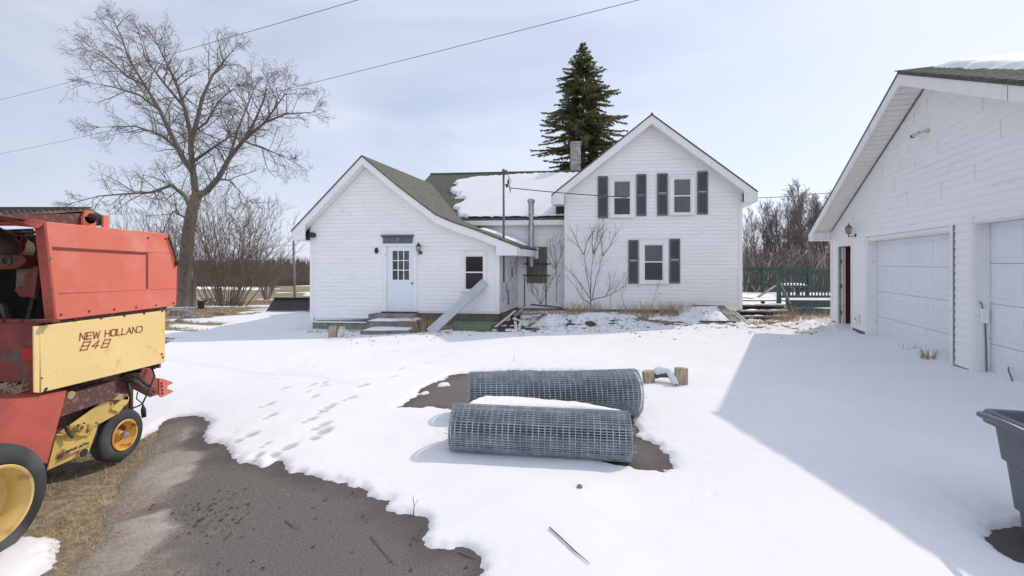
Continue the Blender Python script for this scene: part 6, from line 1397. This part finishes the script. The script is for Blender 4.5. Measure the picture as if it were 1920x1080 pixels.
# ------------------------------------------------------------------ woods
GREYTW = mat('grey_wood_twig', (.15,.125,.115), (.10,.08,.075), scale=.3, rough=.95)
def wtree(seed, h, m):
    rg = random.Random(seed); o = bpy.data.objects.new('bare_tree', None); C.objects.link(o); t_ = MB(); b_ = MB(); n = 7; pts = [Vector((0,0,-.3))]; dd = Vector((rg.gauss(0,.05),rg.gauss(0,.05),1))
    for i in range(n): dd = (dd+rvec(rg)*.05+Vector((0,0,.1))).normalized(); pts.append(pts[-1]+dd*h/n)
    r0 = h*.011; rr_ = [r0*(1-.85*i/n)+.006 for i in range(n+1)]; t_.tube(pts, rr_, 6, cap=False)
    nb = 26
    for k in range(nb):
        t = .18+.80*(k+rg.random())/nb; i = min(n-1,int(t*n)); p_ = pts[i].lerp(pts[i+1], t*n-i); a = rg.random()*math.tau; grow(b_, p_, Vector((math.cos(a)*.62,math.sin(a)*.62,.85)), h*.30*(1.15-.75*t), max(.014,rr_[i]*.5), 2, rg, up=.09, spread=.6, kids={2:6,1:4,0:0}, wob=.10, minr=.011)
    t_.build('trunk', m, o); b_.build('crown', m, o); return o
protos = [wtree(200+i, h, (GREYTW, REDTWIG)[i % 2]) for i,h in enumerate((10.5, 9.0, 8.0, 11.5))]
rg = random.Random(55); sp = []
LBL = []
spots = [(1402,46,.80),(1416,52,.92),(1428,48,.78),(1440,56,1.0),(1452,50,.92),(1463,58,1.0),(1474,50,.95),(1484,46,1.05),(1494,54,1.12),(1503,48,1.1),(1512,58,1.22),(1522,50,1.08),(1532,46,1.0),(1541,54,1.12),(1552,50,1.02),(1564,56,1.0),
 (1407,62,.8),(1434,66,.95),(1458,64,.98),(1480,66,1.1),(1506,68,1.25),(1530,64,1.1),(1548,66,1.1),(1578,60,1.0)]
words = ['left edge of the deck gap','right of the gable eave','behind the deck railing','middle of the gap','near the garage eave']
order_l = sorted(spots)
for i,(a,Yv,s_) in enumerate(spots):
    pr = protos[i % 4]; x_ = (a-CX)/F*Yv; z_ = gz(x_,Yv)
    if i < 4: o = pr; chs = None
    else:
        o = pr.copy(); C.objects.link(o)
        for ch_ in pr.children: c_ = ch_.copy(); C.objects.link(c_); c_.parent = o
    k = s_*(10.0/(10.5,9.0,8.0,11.5)[i%4])*.86*Yv/52; o.location = (x_,Yv,z_); o.scale = (k*.9,k*.9,k); o.rotation_euler = (0,0,rg.random()*6.28)
    tag(o, 'bare slender tree in the wood behind the deck between farmhouse and garage', 'tree', 'bare trees in the wood behind the deck')
br_ = MB(); rg = random.Random(66)
for k in range(5200):
    Yv = rg.uniform(30,60); a = rg.uniform(1365,1640); x_ = (a-CX)/F*Yv; z_ = gz(x_,Yv); h_ = rg.uniform(1.0,3.6)*(Yv/45)
    d = Vector((rg.gauss(0,.35),rg.gauss(0,.35),1)).normalized(); p0 = Vector((x_,Yv,z_)); p1 = p0+d*h_*.5; p2 = p1+(d+rvec(rg)*.3).normalized()*h_*.5; br_.tube([p0,p1,p2], [.017,.013,.007], 3, cap=False)
    for j in range(5):
        q_ = p0.lerp(p2, rg.uniform(.25,.9)); e_ = q_+(rvec(rg)*.6+Vector((0,0,.6))).normalized()*h_*.28; br_.tube([q_,e_], [.010,.006], 3, cap=False)
pl_ = MB()
for k in range(170):
    Yv = rg.uniform(28,50); a = rg.uniform(1380,1600); x_ = (a-CX)/F*Yv; z_ = gz(x_,Yv); h_ = rg.uniform(1.2,4.2); d = Vector((rg.gauss(0,.5),rg.gauss(0,.4),1)).normalized(); q_ = Vector((x_,Yv,z_)); pl_.tube([q_, q_+d*h_*.5, q_+d*h_*.5+(d+rvec(rg)*.2).normalized()*h_*.5], [.028,.02,.01], 4, cap=False)
    for j in range(4):
        b3 = q_+d*h_*rg.uniform(.2,.9); pl_.tube([b3, b3+(rvec(rg)*.7+Vector((0,0,.5))).normalized()*h_*.25], [.012,.006], 3, cap=False)
pl_.build('pale_saplings', mat('pale_sapling',(.42,.38,.34),(.30,.26,.23),scale=.8,rough=.9), None, label='tangle of pale leaning saplings in front of the dark brush', cat='brush', kind='stuff')
br_.build('brush', REDTWIG, None, label='dense reddish brush filling the wood behind the green deck', cat='brush', kind='stuff')
wd_ = MB(); pn = MB()
for k in range(5200):
    Yv = rg.uniform(80,135); x_ = rg.uniform(-1.15,-.36)*Yv; z_ = gz(x_,Yv); h_ = rg.uniform(2.6,4.9)*(Yv/100)*1.05
    p0 = Vector((x_,Yv,z_)); p1 = p0+Vector((rg.gauss(0,.1),0,h_*.6)); p2 = p1+Vector((rg.gauss(0,.3),0,h_*.4)); wd_.tube([p0,p1,p2], [.06,.04,.018], 3, cap=False)
    for j in range(7):
        q_ = p0.lerp(p2, rg.uniform(.1,.9)); e_ = q_+(rvec(rg)*.5+Vector((0,0,.8))).normalized()*h_*.26; wd_.tube([q_,e_], [.024,.014], 3, cap=False)
wd_.build('far_wood', mat('far_wood_twig',(.17,.135,.115),(.12,.10,.085),scale=.15,rough=.95), None, label='far brown leafless wood along the field behind the yard', cat='wood', kind='stuff')
for k in range(230):
    Yv = rg.uniform(136,170); x_ = rg.uniform(-1.1,-.36)*Yv; z_ = gz(x_,Yv); h_ = rg.uniform(4.3,5.2)*(Yv/150)*1.05
    for L_ in range(7):
        zz = z_+h_*(.12+.86*L_/7); r_ = h_*.20*(1-L_/7.5)*rg.uniform(.7,1.1); n = 7; b0 = len(pn.v); pn.v += [(x_+r_*math.cos(math.tau*i/n)*rg.uniform(.7,1.2), Yv+r_*math.sin(math.tau*i/n), zz-rg.uniform(0,.2)) for i in range(n)]+[(x_,Yv,zz+h_*.26)]; pn.f += [(b0+i,b0+(i+1)%n,b0+n) for i in range(n)]
pn.build('far_pines', mat('far_pine',(.035,.042,.028),(.055,.06,.04),scale=.3,rough=.9), None, label='dark line of far pines topping the wood on the left', cat='wood', kind='stuff')
